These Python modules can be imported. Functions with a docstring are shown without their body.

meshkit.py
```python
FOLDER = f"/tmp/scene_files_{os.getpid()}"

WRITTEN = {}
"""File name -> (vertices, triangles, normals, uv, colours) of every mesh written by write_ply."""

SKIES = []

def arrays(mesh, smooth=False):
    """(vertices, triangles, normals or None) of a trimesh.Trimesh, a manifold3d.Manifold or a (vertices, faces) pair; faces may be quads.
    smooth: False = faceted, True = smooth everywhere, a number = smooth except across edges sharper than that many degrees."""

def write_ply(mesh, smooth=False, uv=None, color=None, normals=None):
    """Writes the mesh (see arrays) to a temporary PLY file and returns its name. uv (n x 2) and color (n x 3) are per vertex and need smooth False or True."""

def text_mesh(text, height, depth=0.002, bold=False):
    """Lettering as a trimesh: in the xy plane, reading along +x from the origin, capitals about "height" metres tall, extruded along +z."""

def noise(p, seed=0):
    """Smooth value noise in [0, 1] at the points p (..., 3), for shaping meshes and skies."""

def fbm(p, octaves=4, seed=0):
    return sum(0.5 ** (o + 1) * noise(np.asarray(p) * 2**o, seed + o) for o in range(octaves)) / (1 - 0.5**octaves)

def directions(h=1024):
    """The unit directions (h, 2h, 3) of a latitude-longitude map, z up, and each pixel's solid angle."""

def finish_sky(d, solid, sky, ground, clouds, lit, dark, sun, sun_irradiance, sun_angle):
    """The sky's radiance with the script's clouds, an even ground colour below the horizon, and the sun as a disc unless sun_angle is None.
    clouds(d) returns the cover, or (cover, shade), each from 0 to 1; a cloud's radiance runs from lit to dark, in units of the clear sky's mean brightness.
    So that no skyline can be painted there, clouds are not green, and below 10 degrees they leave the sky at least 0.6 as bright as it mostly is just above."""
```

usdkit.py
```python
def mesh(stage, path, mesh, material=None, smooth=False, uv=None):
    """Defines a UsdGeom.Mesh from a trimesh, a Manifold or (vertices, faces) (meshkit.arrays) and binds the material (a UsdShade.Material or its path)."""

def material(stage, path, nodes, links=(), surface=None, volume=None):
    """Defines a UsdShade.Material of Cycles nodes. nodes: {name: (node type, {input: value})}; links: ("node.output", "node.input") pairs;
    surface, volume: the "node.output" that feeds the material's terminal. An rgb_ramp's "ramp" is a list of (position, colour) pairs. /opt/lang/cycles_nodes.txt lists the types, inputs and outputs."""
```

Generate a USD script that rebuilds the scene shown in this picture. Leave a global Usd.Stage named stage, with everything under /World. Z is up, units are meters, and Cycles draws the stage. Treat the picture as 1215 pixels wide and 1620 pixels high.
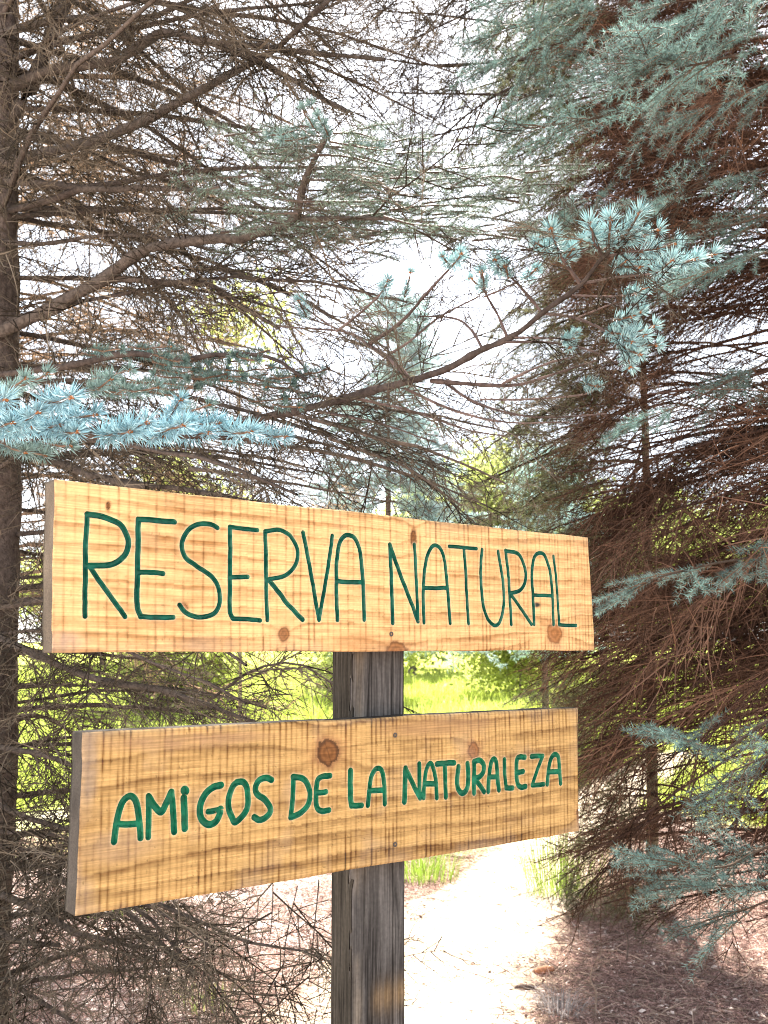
import math, random
import numpy as np
from scipy.spatial import cKDTree
from shapely.geometry import LineString
from shapely.ops import unary_union
from pxr import Usd, UsdGeom, UsdLux, UsdShade, Sdf, Gf, Vt
import usdkit, meshkit

stage = Usd.Stage.CreateInMemory()
UsdGeom.SetStageUpAxis(stage, 'Z')
UsdGeom.SetStageMetersPerUnit(stage, 1.0)
UsdGeom.Xform.Define(stage, '/World')
UsdGeom.Scope.Define(stage, '/World/Looks')

# ------------------------------------------------------------------ camera, sky, sun, exposure
F_PX, PITCH, EYE = 1550.0, math.radians(5.0), 1.5          # picture measured on a 1215 x 1620 grid
SHIFT = (1031 - 810) - F_PX * math.tan(PITCH)
cam = UsdGeom.Camera.Define(stage, '/World/camera')
cam.CreateHorizontalApertureAttr(36.0)
cam.CreateVerticalApertureAttr(48.0)
cam.CreateFocalLengthAttr(F_PX / 1215 * 36.0)
cam.CreateVerticalApertureOffsetAttr(SHIFT / 1215 * 36.0)
cam.CreateFStopAttr(18.0)
cam.CreateFocusDistanceAttr(1.45)
cam.CreateClippingRangeAttr(Gf.Vec2f(0.05, 2000))
cam.AddTranslateOp().Set((0, 0, EYE))
cam.AddRotateXOp().Set(90 + math.degrees(PITCH))
cam.CreateExposureAttr(2.85)

SUN_AZ, SUN_EL = math.radians(4), math.radians(56)         # azimuth from +y towards +x
sky_mat = usdkit.material(stage, '/World/Looks/sky', {
    'sky': ('sky_texture', {'sky_type': 'single_scattering', 'sun_disc': False, 'sun_elevation': SUN_EL, 'sun_rotation': SUN_AZ, 'aerosol_density': 2.5}),
    'tc': ('texture_coordinate', {}),
    'n': ('noise_texture', {'scale': 2.2, 'detail': 5.0, 'roughness': 0.6}),
    'r': ('rgb_ramp', {'ramp': [(0.3, (.45, .45, .45)), (0.65, (.8, .8, .8))]}),
    'mx': ('mix_color', {'b': (4.3, 4.45, 4.6), 'use_clamp': False}),
    'bg': ('background_shader', {'strength': 0.085})},
    [('tc.generated', 'n.vector'), ('n.fac', 'r.fac'), ('r.color', 'mx.fac'), ('sky.color', 'mx.a'), ('mx.result', 'bg.color')], surface='bg.background')
dome = UsdLux.DomeLight.Define(stage, '/World/sky')
UsdShade.MaterialBindingAPI.Apply(dome.GetPrim()).Bind(sky_mat)
dome.GetPrim().SetCustomDataByKey('kind', 'structure')
sun = UsdLux.DistantLight.Define(stage, '/World/sun')
sun.CreateIntensityAttr(1.25)
sun.CreateAngleAttr(0.53)
sun.CreateColorAttr(Gf.Vec3f(1.0, 0.95, 0.86))
sun.GetPrim().CreateAttribute('inputs:normalize', Sdf.ValueTypeNames.Bool).Set(True)
sd = np.array([math.sin(SUN_AZ) * math.cos(SUN_EL), math.cos(SUN_AZ) * math.cos(SUN_EL), math.sin(SUN_EL)])
sun.AddRotateZOp().Set(-math.degrees(SUN_AZ))
sun.AddRotateXOp().Set(90 + math.degrees(SUN_EL) - 0.0)
# a light shines along -z: Rx(90+el) sends -z to (0, -cos(el)...) see check below
_m = np.array(sun.ComputeLocalToWorldTransform(0))[:3, :3]
if np.dot(np.array([0, 0, -1.0]) @ _m, -sd) < 0.99:
    sun.ClearXformOpOrder()
    sun.GetPrim().RemoveProperty('xformOp:rotateX'); sun.GetPrim().RemoveProperty('xformOp:rotateZ')
    z = sd; x = np.cross([0, 0, 1.0], z); x /= np.linalg.norm(x); y = np.cross(z, x)
    M = np.eye(4); M[0, :3], M[1, :3], M[2, :3] = x, y, z
    sun.AddTransformOp().Set(Gf.Matrix4d(*M.ravel().tolist()))

# ------------------------------------------------------------------ helpers
CY = 810 + SHIFT                                             # row of the principal point
_c, _s = math.cos(PITCH), math.sin(PITCH)
def ray(px, py):
    """Direction from the lens through a point measured on the photograph, scaled to one metre of ground depth."""
    a, b = (px - 607.5) / F_PX, -(py - CY) / F_PX
    d = np.array([a, _c - b * _s, _s + b * _c])
    return d / d[1]
CAM = np.array([0, 0, EYE])
def W(px, py, depth):
    return CAM + ray(px, py) * depth
def ground_px(px, py):
    r = ray(px, py)
    return CAM + r * (-EYE / r[2])

taken = {}
def numbered(parent, name):
    k = (parent, name)
    n = taken.get(k, 0); taken[k] = n + 1
    return name if n == 0 else f'{name}_{n:03d}'
def tag(prim, label=None, cat=None, group=None, kind=None):
    for k, v in (('label', label), ('category', cat), ('group', group), ('kind', kind)):
        if v: prim.SetCustomDataByKey(k, v)
    return prim
def thing(name, label, cat, loc=(0, 0, 0), group=None):
    x = UsdGeom.Xform.Define(stage, '/World/' + numbered('/World', name))
    x.AddTranslateOp().Set(Gf.Vec3d(*map(float, loc)))
    tag(x.GetPrim(), label, cat, group)
    return x.GetPrim()
ORIGIN = {}
def base_of(parent):
    if parent is None: return np.zeros(3)
    top = '/' + '/'.join(str(parent.GetPath()).split('/')[1:3])
    t = stage.GetPrimAtPath(top).GetAttribute('xformOp:translate')
    return np.array(t.Get()) if t and t.Get() is not None else np.zeros(3)
def obj(name, vf, m, parent=None, col=None, smooth=False, kind=None, label=None):
    """One Mesh prim; points given in world space."""
    pp = str(parent.GetPath()) if parent else '/World'
    path = pp + '/' + numbered(pp, name)
    v, f = vf
    msh = usdkit.mesh(stage, path, (np.asarray(v) - base_of(parent), f), m, smooth=smooth)
    if col is not None:
        UsdGeom.PrimvarsAPI(msh).CreatePrimvar('Col', Sdf.ValueTypeNames.Color3fArray, 'vertex').Set(Vt.Vec3fArray.FromNumpy(np.asarray(col, np.float32)))
    return tag(msh.GetPrim(), label, None, None, kind)

def catmull(P, n):
    P = np.asarray(P, float)
    if len(P) < 3:
        t = np.linspace(0, 1, n)[:, None]
        return P[0] * (1 - t) + P[-1] * t
    Q = np.vstack([2 * P[0] - P[1], P, 2 * P[-1] - P[-2]])
    out = []
    tt = np.linspace(0, len(P) - 1, n)
    for t in tt:
        i = min(int(t), len(P) - 2); u = t - i
        a, b, c, d = Q[i:i + 4]
        out.append(.5 * (2 * b + (c - a) * u + (2 * a - 5 * b + 4 * c - d) * u * u + (3 * b - a - 3 * c + d) * u ** 3))
    return np.array(out)
def tube(P, R, sides=5, cap=False):
    P = np.asarray(P, float)
    t = np.gradient(P, axis=0); t /= np.linalg.norm(t, axis=1, keepdims=True) + 1e-12
    a = np.cross(t, np.where(np.abs(t[:, 2:]) < 0.9, [0, 0, 1.0], [1.0, 0, 0])); a /= np.linalg.norm(a, axis=1, keepdims=True) + 1e-12
    b = np.cross(t, a); ang = np.arange(sides) * 2 * np.pi / sides
    R = np.broadcast_to(R, (len(P),))
    v = P[:, None] + R[:, None, None] * (np.cos(ang)[None, :, None] * a[:, None] + np.sin(ang)[None, :, None] * b[:, None])
    i, j = np.meshgrid(np.arange(len(P) - 1), np.arange(sides), indexing='ij')
    q = np.stack([i * sides + j, i * sides + (j + 1) % sides, (i + 1) * sides + (j + 1) % sides, (i + 1) * sides + j], -1).reshape(-1, 4)
    v = v.reshape(-1, 3); f = np.vstack([q[:, [0, 1, 2]], q[:, [0, 2, 3]]])
    if cap:
        n = len(v); v = np.vstack([v, P[:1], P[-1:]]); k = np.arange(sides); e = (len(P) - 1) * sides
        f = np.vstack([f, np.stack([np.full(sides, n), (k + 1) % sides, k], 1), np.stack([np.full(sides, n + 1), e + k, e + (k + 1) % sides], 1)])
    return v, f
class MB:
    def __init__(s): s.v, s.f, s.c, s.n = [], [], [], 0
    def add(s, v, f, c=(0, 0, 0)):
        v = np.asarray(v, float); s.v.append(v); s.f.append(np.asarray(f) + s.n); s.n += len(v)
        s.c.append(np.broadcast_to(np.asarray(c, float), (len(v), 3)))
    def tube(s, P, R, sides=3, c=(0, 0, 0), cap=False): s.add(*tube(P, R, sides, cap), c)
    def get(s): return (np.vstack(s.v), np.vstack(s.f).astype(int))
    def col(s): return np.vstack(s.c)
def unit(v): v = np.asarray(v, float); return v / (np.linalg.norm(v, axis=-1, keepdims=True) + 1e-12)
def frame_from(x, zhint):
    """Rotation matrices whose columns are x, y, z for rows of x and z hints."""
    x = unit(x); y = unit(np.cross(zhint, x)); z = np.cross(x, y)
    return np.stack([x, y, z], -1)
def quats(Rm):
    from scipy.spatial.transform import Rotation
    q = Rotation.from_matrix(Rm).as_quat()
    return q
def instancer(name, parent, protos, pos, Rm, scale, idx, kind='stuff', label=None, cat=None):
    """protos: list of (vf, material, colours or None, smooth)."""
    pp = str(parent.GetPath()) if parent else '/World'
    path = pp + '/' + numbered(pp, name)
    pi = UsdGeom.PointInstancer.Define(stage, path)
    UsdGeom.Scope.Define(stage, path + '/kinds')
    for i, (vf, m, col, sm) in enumerate(protos):
        p = f'{path}/kinds/kind_{i:03d}'
        msh = usdkit.mesh(stage, p, vf, m, smooth=sm)
        if col is not None:
            UsdGeom.PrimvarsAPI(msh).CreatePrimvar('Col', Sdf.ValueTypeNames.Color3fArray, 'vertex').Set(Vt.Vec3fArray.FromNumpy(np.asarray(col, np.float32)))
        pi.GetPrototypesRel().AddTarget(p)
    pos = np.asarray(pos, float) - base_of(parent)
    q = quats(np.asarray(Rm))
    pi.CreatePositionsAttr(Vt.Vec3fArray.FromNumpy(pos.astype(np.float32)))
    pi.CreateOrientationsAttr(Vt.QuathArray([Gf.Quath(float(w), float(x), float(y), float(z)) for x, y, z, w in q]))
    sc = np.asarray(scale, float)
    if sc.ndim == 1: sc = np.repeat(sc[:, None], 3, 1)
    pi.CreateScalesAttr(Vt.Vec3fArray.FromNumpy(sc.astype(np.float32)))
    pi.CreateProtoIndicesAttr(Vt.IntArray.FromNumpy(np.asarray(idx, np.int32)))
    return tag(pi.GetPrim(), label, cat, None, kind)

# ------------------------------------------------------------------ materials
def mat_col(name, rough=0.75, spec=0.3, noise=None, bump=None, transl=0.0, vary=0.0, grain=None):
    """Colour from the vertices, broken by noise; optional translucency for needles and leaves."""
    nodes = {'a': ('attribute', {'attribute': 'Col'}), 'p': ('principled_bsdf', {'roughness': rough, 'specular_ior_level': spec})}
    links, src = [], 'a.color'
    if noise:
        sc, lo, hi = noise
        nodes |= {'tc': ('texture_coordinate', {}), 'n': ('noise_texture', {'scale': sc, 'detail': 4.0}), 'r': ('rgb_ramp', {'ramp': [(0.3, (lo,) * 3), (0.7, (hi,) * 3)]}), 'mm': ('mix_color', {'blend_type': 'multiply', 'fac': 1.0, 'use_clamp': False})}
        links += [('tc.object', 'n.vector'), ('n.fac', 'r.fac'), (src, 'mm.a'), ('r.color', 'mm.b')]; src = 'mm.result'
    if vary:
        nodes |= {'oi': ('object_info', {}), 'mr': ('map_range', {'to_min': 1 - vary, 'to_max': 1 + vary}), 'cc': ('combine_color', {}), 'mv': ('mix_color', {'blend_type': 'multiply', 'fac': 1.0, 'use_clamp': False})}
        links += [('oi.random', 'mr.value'), ('mr.result', 'cc.r'), ('mr.result', 'cc.g'), ('mr.result', 'cc.b'), (src, 'mv.a'), ('cc.color', 'mv.b')]; src = 'mv.result'
    if grain:                                               # long fibres along the wood: (turn about z, scale, darkest, lightest)
        nodes |= {'gt': ('texture_coordinate', {}), 'g1': ('mapping', {'mapping_type': 'point', 'rotation': (0, 0, grain[0])}), 'g2': ('mapping', {'mapping_type': 'point', 'scale': grain[1]}), 'gn': ('noise_texture', {'scale': 1.0, 'detail': 4.0, 'roughness': .6}),
                  'gr': ('rgb_ramp', {'ramp': [(0.32, (grain[2],) * 3), (0.68, (grain[3],) * 3)]}), 'gm': ('mix_color', {'blend_type': 'multiply', 'fac': 1.0, 'use_clamp': False})}
        links += [('gt.object', 'g1.vector'), ('g1.vector', 'g2.vector'), ('g2.vector', 'gn.vector'), ('gn.fac', 'gr.fac'), (src, 'gm.a'), ('gr.color', 'gm.b')]; src = 'gm.result'
    links.append((src, 'p.base_color'))
    if bump:
        nodes |= {'tb': ('texture_coordinate', {}), 'nb': ('noise_texture', {'scale': bump[0], 'detail': 5.0}), 'b': ('bump', {'strength': bump[1], 'distance': bump[2]})}
        links += [('tb.object', 'nb.vector'), ('nb.fac', 'b.height'), ('b.normal', 'p.normal')]
    out = 'p.BSDF'
    if transl:
        nodes |= {'t': ('translucent_bsdf', {}), 'mc': ('mix_closure', {'fac': transl})}
        links += [(src, 't.color'), ('p.BSDF', 'mc.closure1'), ('t.BSDF', 'mc.closure2')]; out = 'mc.closure'
    return usdkit.material(stage, '/World/Looks/' + name, nodes, links, surface=out)
M = {}
M['plank'] = mat_col('sawn_plank', 0.85, 0.05, (260.0, .92, 1.05), (900.0, .25, .0006), grain=(-(math.pi / 2 - math.atan2((2555 - 607.5) / F_PX, 1.0)), (9, 300, 520), .70, 1.18))
M['post'] = mat_col('weathered_post', 0.95, 0.03, (180.0, .85, 1.1), (500.0, .4, .001), grain=(0, (420, 420, 10), .62, 1.3))
M['paint'] = mat_col('green_paint', 0.55, 0.18, (120.0, .8, 1.15), (400.0, .25, .0006))
M['needle'] = mat_col('blue_needles', 0.6, 0.12, None, None, 0.18, 0.14)
M['needle_old'] = mat_col('spruce_foliage', 0.65, 0.10, None, None, 0.22, 0.3)
M['twig'] = mat_col('dead_twigs', 1.0, 0.0, None, None, 0.0, 0.35)
M['bark'] = mat_col('bark', 1.0, 0.0, (60.0, .6, 1.3), (90.0, .8, .008))
M['leaf'] = mat_col('leaves', 0.6, 0.12, None, None, 0.6, 0.3)
M['grass'] = mat_col('grass_blades', 0.65, 0.1, None, None, 0.4, 0.3)
M['ground'] = mat_col('ground_soil', 1.0, 0.0, (45.0, .62, 1.35), (160.0, .9, .02))
M['path'] = mat_col('trodden_path', 1.0, 0.0, (60.0, .8, 1.15), (220.0, .7, .012))
M['litter'] = mat_col('litter', 1.0, 0.0, None, None, 0.0, 0.55)
M['cone'] = mat_col('cone', 0.65, 0.25, (300.0, .8, 1.15))
M['screw'] = usdkit.material(stage, '/World/Looks/screw_steel', {'p': ('principled_bsdf', {'base_color': (.05, .038, .028), 'metallic': .2, 'roughness': .8})}, [], surface='p.BSDF')
# ------------------------------------------------------------------ ground, path
def hills(x, y):
    x, y = np.asarray(x, float), np.asarray(y, float)
    p = np.stack([x * .9, y * .9, x * 0], -1)
    far = np.clip((y - 9) / 30, 0, 1)
    near = .05 * (meshkit.fbm(p, 3, 5) - .5) + .035 * (meshkit.fbm(p * 5, 3, 6) - .5)
    return near + far ** 1.3 * .9 + np.clip((y - 40) / 200, 0, 1) * 3
PATH = np.array([[2.4, .1], [3.2, .02], [4, .05], [5, .27], [6, .72], [7, 1.05], [8, 1.4], [9.5, 1.95], [11, 2.7], [14, 4.2]])
def path_mid(y): return np.interp(y, PATH[:, 0], PATH[:, 1])
def path_half(y): return np.interp(y, [2, 5, 8, 14], [.64, .58, .44, .5])
def grid_coords(lo, hi, fine_lo, fine_hi, step):
    a = list(np.arange(fine_lo, fine_hi, step)); s, x = step, a[-1]
    while x < hi: s *= 1.18; x += s; a.append(x)
    s, x, b = step, a[0], []
    while x > lo: s *= 1.18; x -= s; b.append(x)
    return np.array(b[::-1] + a)
gx, gy = grid_coords(-400, 400, -3.2, 4.2, .06), grid_coords(-60, 900, 2.6, 11.5, .06)
X, Y = np.meshgrid(gx, gy)
Z = hills(X, Y)
n1 = meshkit.fbm(np.stack([X * 1.3, Y * 1.3, X * 0], -1), 4, 11)
n2 = meshkit.fbm(np.stack([X * 4, Y * 4, X * 0], -1), 4, 12)
n3 = meshkit.noise(np.stack([X * 13, Y * 13, X * 0], -1), 13)
litter = np.array([.23, .17, .145]) * (.6 + .8 * n2[..., None])
straw = np.array([.33, .25, .17]) * (.6 + .8 * n3[..., None])
green = np.array([.36, .41, .09]) * (.7 + .6 * n2[..., None])
leftness = np.clip((-(X - .1) + (n1 - .5) * 2.0) / .9, 0, 1)[..., None]
c = litter * 1.15 * (1 - .45 * leftness) + np.array([1.15, 1.03, .97]) * .45 * leftness * (.5 + n3[..., None])
g = np.clip((Y - 7.0 + (n1 - .5) * 5 - 1.4 * (X > path_mid(Y))) / 2.0, 0, 1)[..., None]
c = c * (1 - g) + green * g
pm = np.clip(1.6 - np.abs(X - path_mid(Y)) / path_half(Y) + (n2 - .5) * 1.2, 0, 1)[..., None] * (Y < 14)[..., None]
c = c * (1 - .75 * pm) + straw * .75 * pm
ny, nx = X.shape
idx = np.arange(ny * nx).reshape(ny, nx)
quads = np.stack([idx[:-1, :-1], idx[:-1, 1:], idx[1:, 1:], idx[1:, :-1]], -1).reshape(-1, 4)
p = obj('ground', (np.stack([X, Y, Z], -1).reshape(-1, 3), quads), M['ground'], None, c.reshape(-1, 3), smooth=True, kind='structure')
# the trodden path: a sheet of its own, ragged along its sides
py = np.arange(1.5, 14.0, .05); pt = np.linspace(-1, 1, 25)
YY, TT = np.meshgrid(py, pt, indexing='ij')
rag = .12 * (meshkit.fbm(np.stack([YY * 3, TT * 2, YY * 0], -1), 4, 21) - .5) * 2
XX = path_mid(YY) + TT * (path_half(YY) + rag * np.abs(TT))
ZZ = hills(XX, YY) + .006 + .006 * (1 - TT ** 8)
ZZ[:, [0, -1]] -= .012
n4 = meshkit.fbm(np.stack([XX * 7, YY * 7, XX * 0], -1), 4, 22)
pc = np.array([.42, .345, .265]) * (.72 + .55 * n4[..., None])
ed = np.clip((np.abs(TT) - .6) / .4 + (n4 - .5) * 1.5, 0, 1)[..., None]
pc = pc * (1 - .6 * ed) + np.array([.24, .16, .12]) * .6 * ed
k = np.arange(YY.size).reshape(YY.shape)
obj('path', (np.stack([XX, YY, ZZ], -1).reshape(-1, 3), np.stack([k[:-1, :-1], k[:-1, 1:], k[1:, 1:], k[1:, :-1]], -1).reshape(-1, 4)), M['path'], None, pc.reshape(-1, 3), smooth=True, kind='structure')

# ------------------------------------------------------------------ the sign
def sign_plane():
    a = math.atan2((2555 - 607.5) / F_PX, 1.0)                # the planks run towards this point of the horizon
    return np.array([math.sin(a), math.cos(a), 0.0]), np.array([math.cos(a), -math.sin(a), 0.0])
E_U, N_F = sign_plane()
Z_LEFT = 1.13
P0 = W(87, 1031, Z_LEFT)
def on_plane(px, py, off=0.0):
    """(u, v) on the plank's face, or on a plane that lies off metres behind it."""
    r = ray(px, py); o = P0 - N_F * off
    t = np.dot(o - CAM, N_F) / np.dot(r, N_F)
    q = CAM + r * t
    return np.array([np.dot(q - P0, E_U), q[2]])
def uvw(u, v, w):
    u, v, w = np.broadcast_arrays(u, v, w)
    return P0 + u[..., None] * E_U + (v - P0[2])[..., None] * np.array([0, 0, 1.0]) + w[..., None] * N_F
def A_(x, y): return (x / 2.3365, 740 + y / 2.3365)
def B_(x, y): return (500 + x / 2.43, 740 + y / 2.43)
def C_(x, y): return (90 + x / 2.826, 1100 + y / 2.826)
def D_(x, y): return (500 + x / 2.761, 1100 + y / 2.761)
def I_(x, y): return (x, y)
UPPER = [
 (A_, [[(322,172),(316,300),(315,420),(313,550)], [(322,172),(380,182),(440,205),(470,250),(474,290),(455,330),(410,358),(330,362)], [(332,366),(370,420),(420,490),(462,550)]]),
 (A_, [[(645,200),(580,195),(512,190)], [(512,190),(509,300),(508,400),(506,500),(520,550)], [(520,550),(580,553),(640,553)], [(515,387),(560,387),(603,391)]]),
 (A_, [[(803,222),(780,210),(740,208),(705,222),(680,255),(673,290),(685,330),(720,358),(760,385),(795,420),(810,460),(812,500),(795,535),(760,550),(720,550),(685,535),(663,508)]]),
 (A_, [[(952,230),(900,225),(850,219)], [(850,219),(850,350),(849,450),(850,530),(862,557)], [(862,557),(905,560),(962,564)], [(855,404),(885,404),(915,404)]]),
 (A_, [[(980,235),(983,350),(984,450),(989,562)], [(980,235),(1030,230),(1070,250),(1095,290),(1100,330),(1085,370),(1050,400),(995,412)], [(995,415),(1030,460),(1070,510),(1118,562)]]),
 (I_, [[(479.3,842.7),(487.9,885.5),(496.5,932.6),(504.5,981)], [(504.5,981),(511.5,941.6),(519.8,892.3),(525.5,847.8)]]),
 (B_, [[(82,585),(78,480),(78,420),(80,350),(90,290),(110,262),(130,260),(150,275),(168,320),(176,380),(180,440),(186,583)], [(82,437),(130,440),(178,441)]]),
 (B_, [[(295,597),(292,500),(288,400),(284,295)], [(284,295),(320,400),(355,490),(392,590)], [(392,590),(388,500),(384,400),(378,295)]]),
 (B_, [[(415,595),(412,500),(415,420),(422,360),(438,315),(455,298),(475,308),(490,340),(500,410),(508,500),(516,597)], [(415,462),(460,462),(505,463)]]),
 (B_, [[(512,302),(560,306),(617,311)], [(568,310),(575,400),(580,500),(587,598)]]),
 (B_, [[(638,315),(633,400),(637,480),(645,540),(662,585),(685,606),(705,595),(718,550),(722,490),(716,420),(708,370),(700,322)]]),
 (B_, [[(728,318),(738,400),(745,500),(751,602)], [(728,320),(765,325),(790,350),(805,400),(803,440),(785,470),(748,482)], [(748,484),(780,530),(828,602)]]),
 (B_, [[(838,602),(834,500),(830,420),(835,360),(845,335),(862,328),(880,340),(895,380),(905,440),(910,520),(913,602)], [(835,490),(870,490),(905,493)]]),
 (B_, [[(913,340),(922,420),(928,500),(935,602)], [(935,603),(970,606),(1000,606)]]),
]
LOWER = [
 (C_, [[(255,655),(262,600),(275,530),(295,475),(325,450),(348,462),(362,510),(370,570),(374,638)], [(265,574),(310,577),(365,572)]]),
 (C_, [[(408,635),(410,560),(412,500),(410,450)], [(412,455),(435,490),(465,522),(490,480),(512,432)], [(512,432),(518,500),(522,560),(525,610)]]),
 (C_, [[(568,458),(570,520),(572,595)], [(571,424),(573,426),(574,428)]]),
 (C_, [[(735,400),(700,410),(665,440),(643,485),(640,530),(655,565),(680,580),(710,565),(728,530),(732,508)], [(732,510),(700,516),(678,518)]]),
 (C_, [[(805,388),(785,410),(768,460),(770,510),(785,550),(797,567),(825,545),(848,510),(855,460),(848,410),(830,388),(805,388)]]),
 (C_, [[(960,378),(935,370),(905,380),(888,410),(895,440),(925,465),(950,495),(952,525),(930,548),(905,556),(882,545)]]),
 (C_, [[(1058,370),(1055,440),(1050,500),(1046,545)], [(1056,365),(1095,370),(1120,395),(1132,440),(1122,490),(1090,525),(1046,545)]]),
 (I_, [[(522,1227.5),(509,1229),(501.5,1237),(500,1262),(502,1278),(510,1283),(520.5,1281.5)], [(500,1254.5),(508,1254),(515.5,1253)]]),
 (D_, [[(150,330),(150,400),(150,450),(155,482)], [(155,482),(178,482),(200,480)]]),
 (D_, [[(227,480),(232,420),(240,360),(258,325),(275,318),(290,335),(298,400),(300,475)], [(232,418),(266,416),(298,415)]]),
 (D_, [[(386,465),(388,400),(392,318)], [(392,318),(420,380),(455,448)], [(455,448),(452,380),(450,300)]]),
 (D_, [[(470,448),(472,400),(478,340),(490,305),(505,300),(518,340),(524,390),(528,448)], [(474,388),(500,388),(524,388)]]),
 (D_, [[(528,300),(560,297),(603,296)], [(563,300),(565,370),(567,445)]]),
 (D_, [[(622,312),(616,370),(622,410),(640,427),(658,410),(665,360),(662,298)]]),
 (D_, [[(690,290),(690,360),(690,428)], [(690,290),(715,285),(732,305),(730,335),(715,355),(692,362)], [(695,365),(715,392),(735,420)]]),
 (D_, [[(752,420),(755,360),(765,295),(778,278),(788,300),(793,360),(798,415)], [(757,358),(775,357),(793,356)]]),
 (D_, [[(823,280),(825,350),(830,405)], [(830,405),(845,406),(858,405)]]),
 (D_, [[(912,270),(880,275),(875,330),(880,385),(895,402),(915,398)], [(878,338),(892,335),(905,332)]]),
 (D_, [[(940,268),(965,266),(990,265)], [(990,265),(965,330),(945,390)], [(945,393),(970,391),(995,388)]]),
 (D_, [[(1010,388),(1015,330),(1025,280),(1042,258),(1058,270),(1063,320),(1068,385)], [(1017,335),(1041,334),(1065,333)]]),
]
def lerp(a, b, t): return a * (1 - t) + b * t
def smooth01(x): x = np.clip(x, 0, 1); return x * x * (3 - 2 * x)

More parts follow.
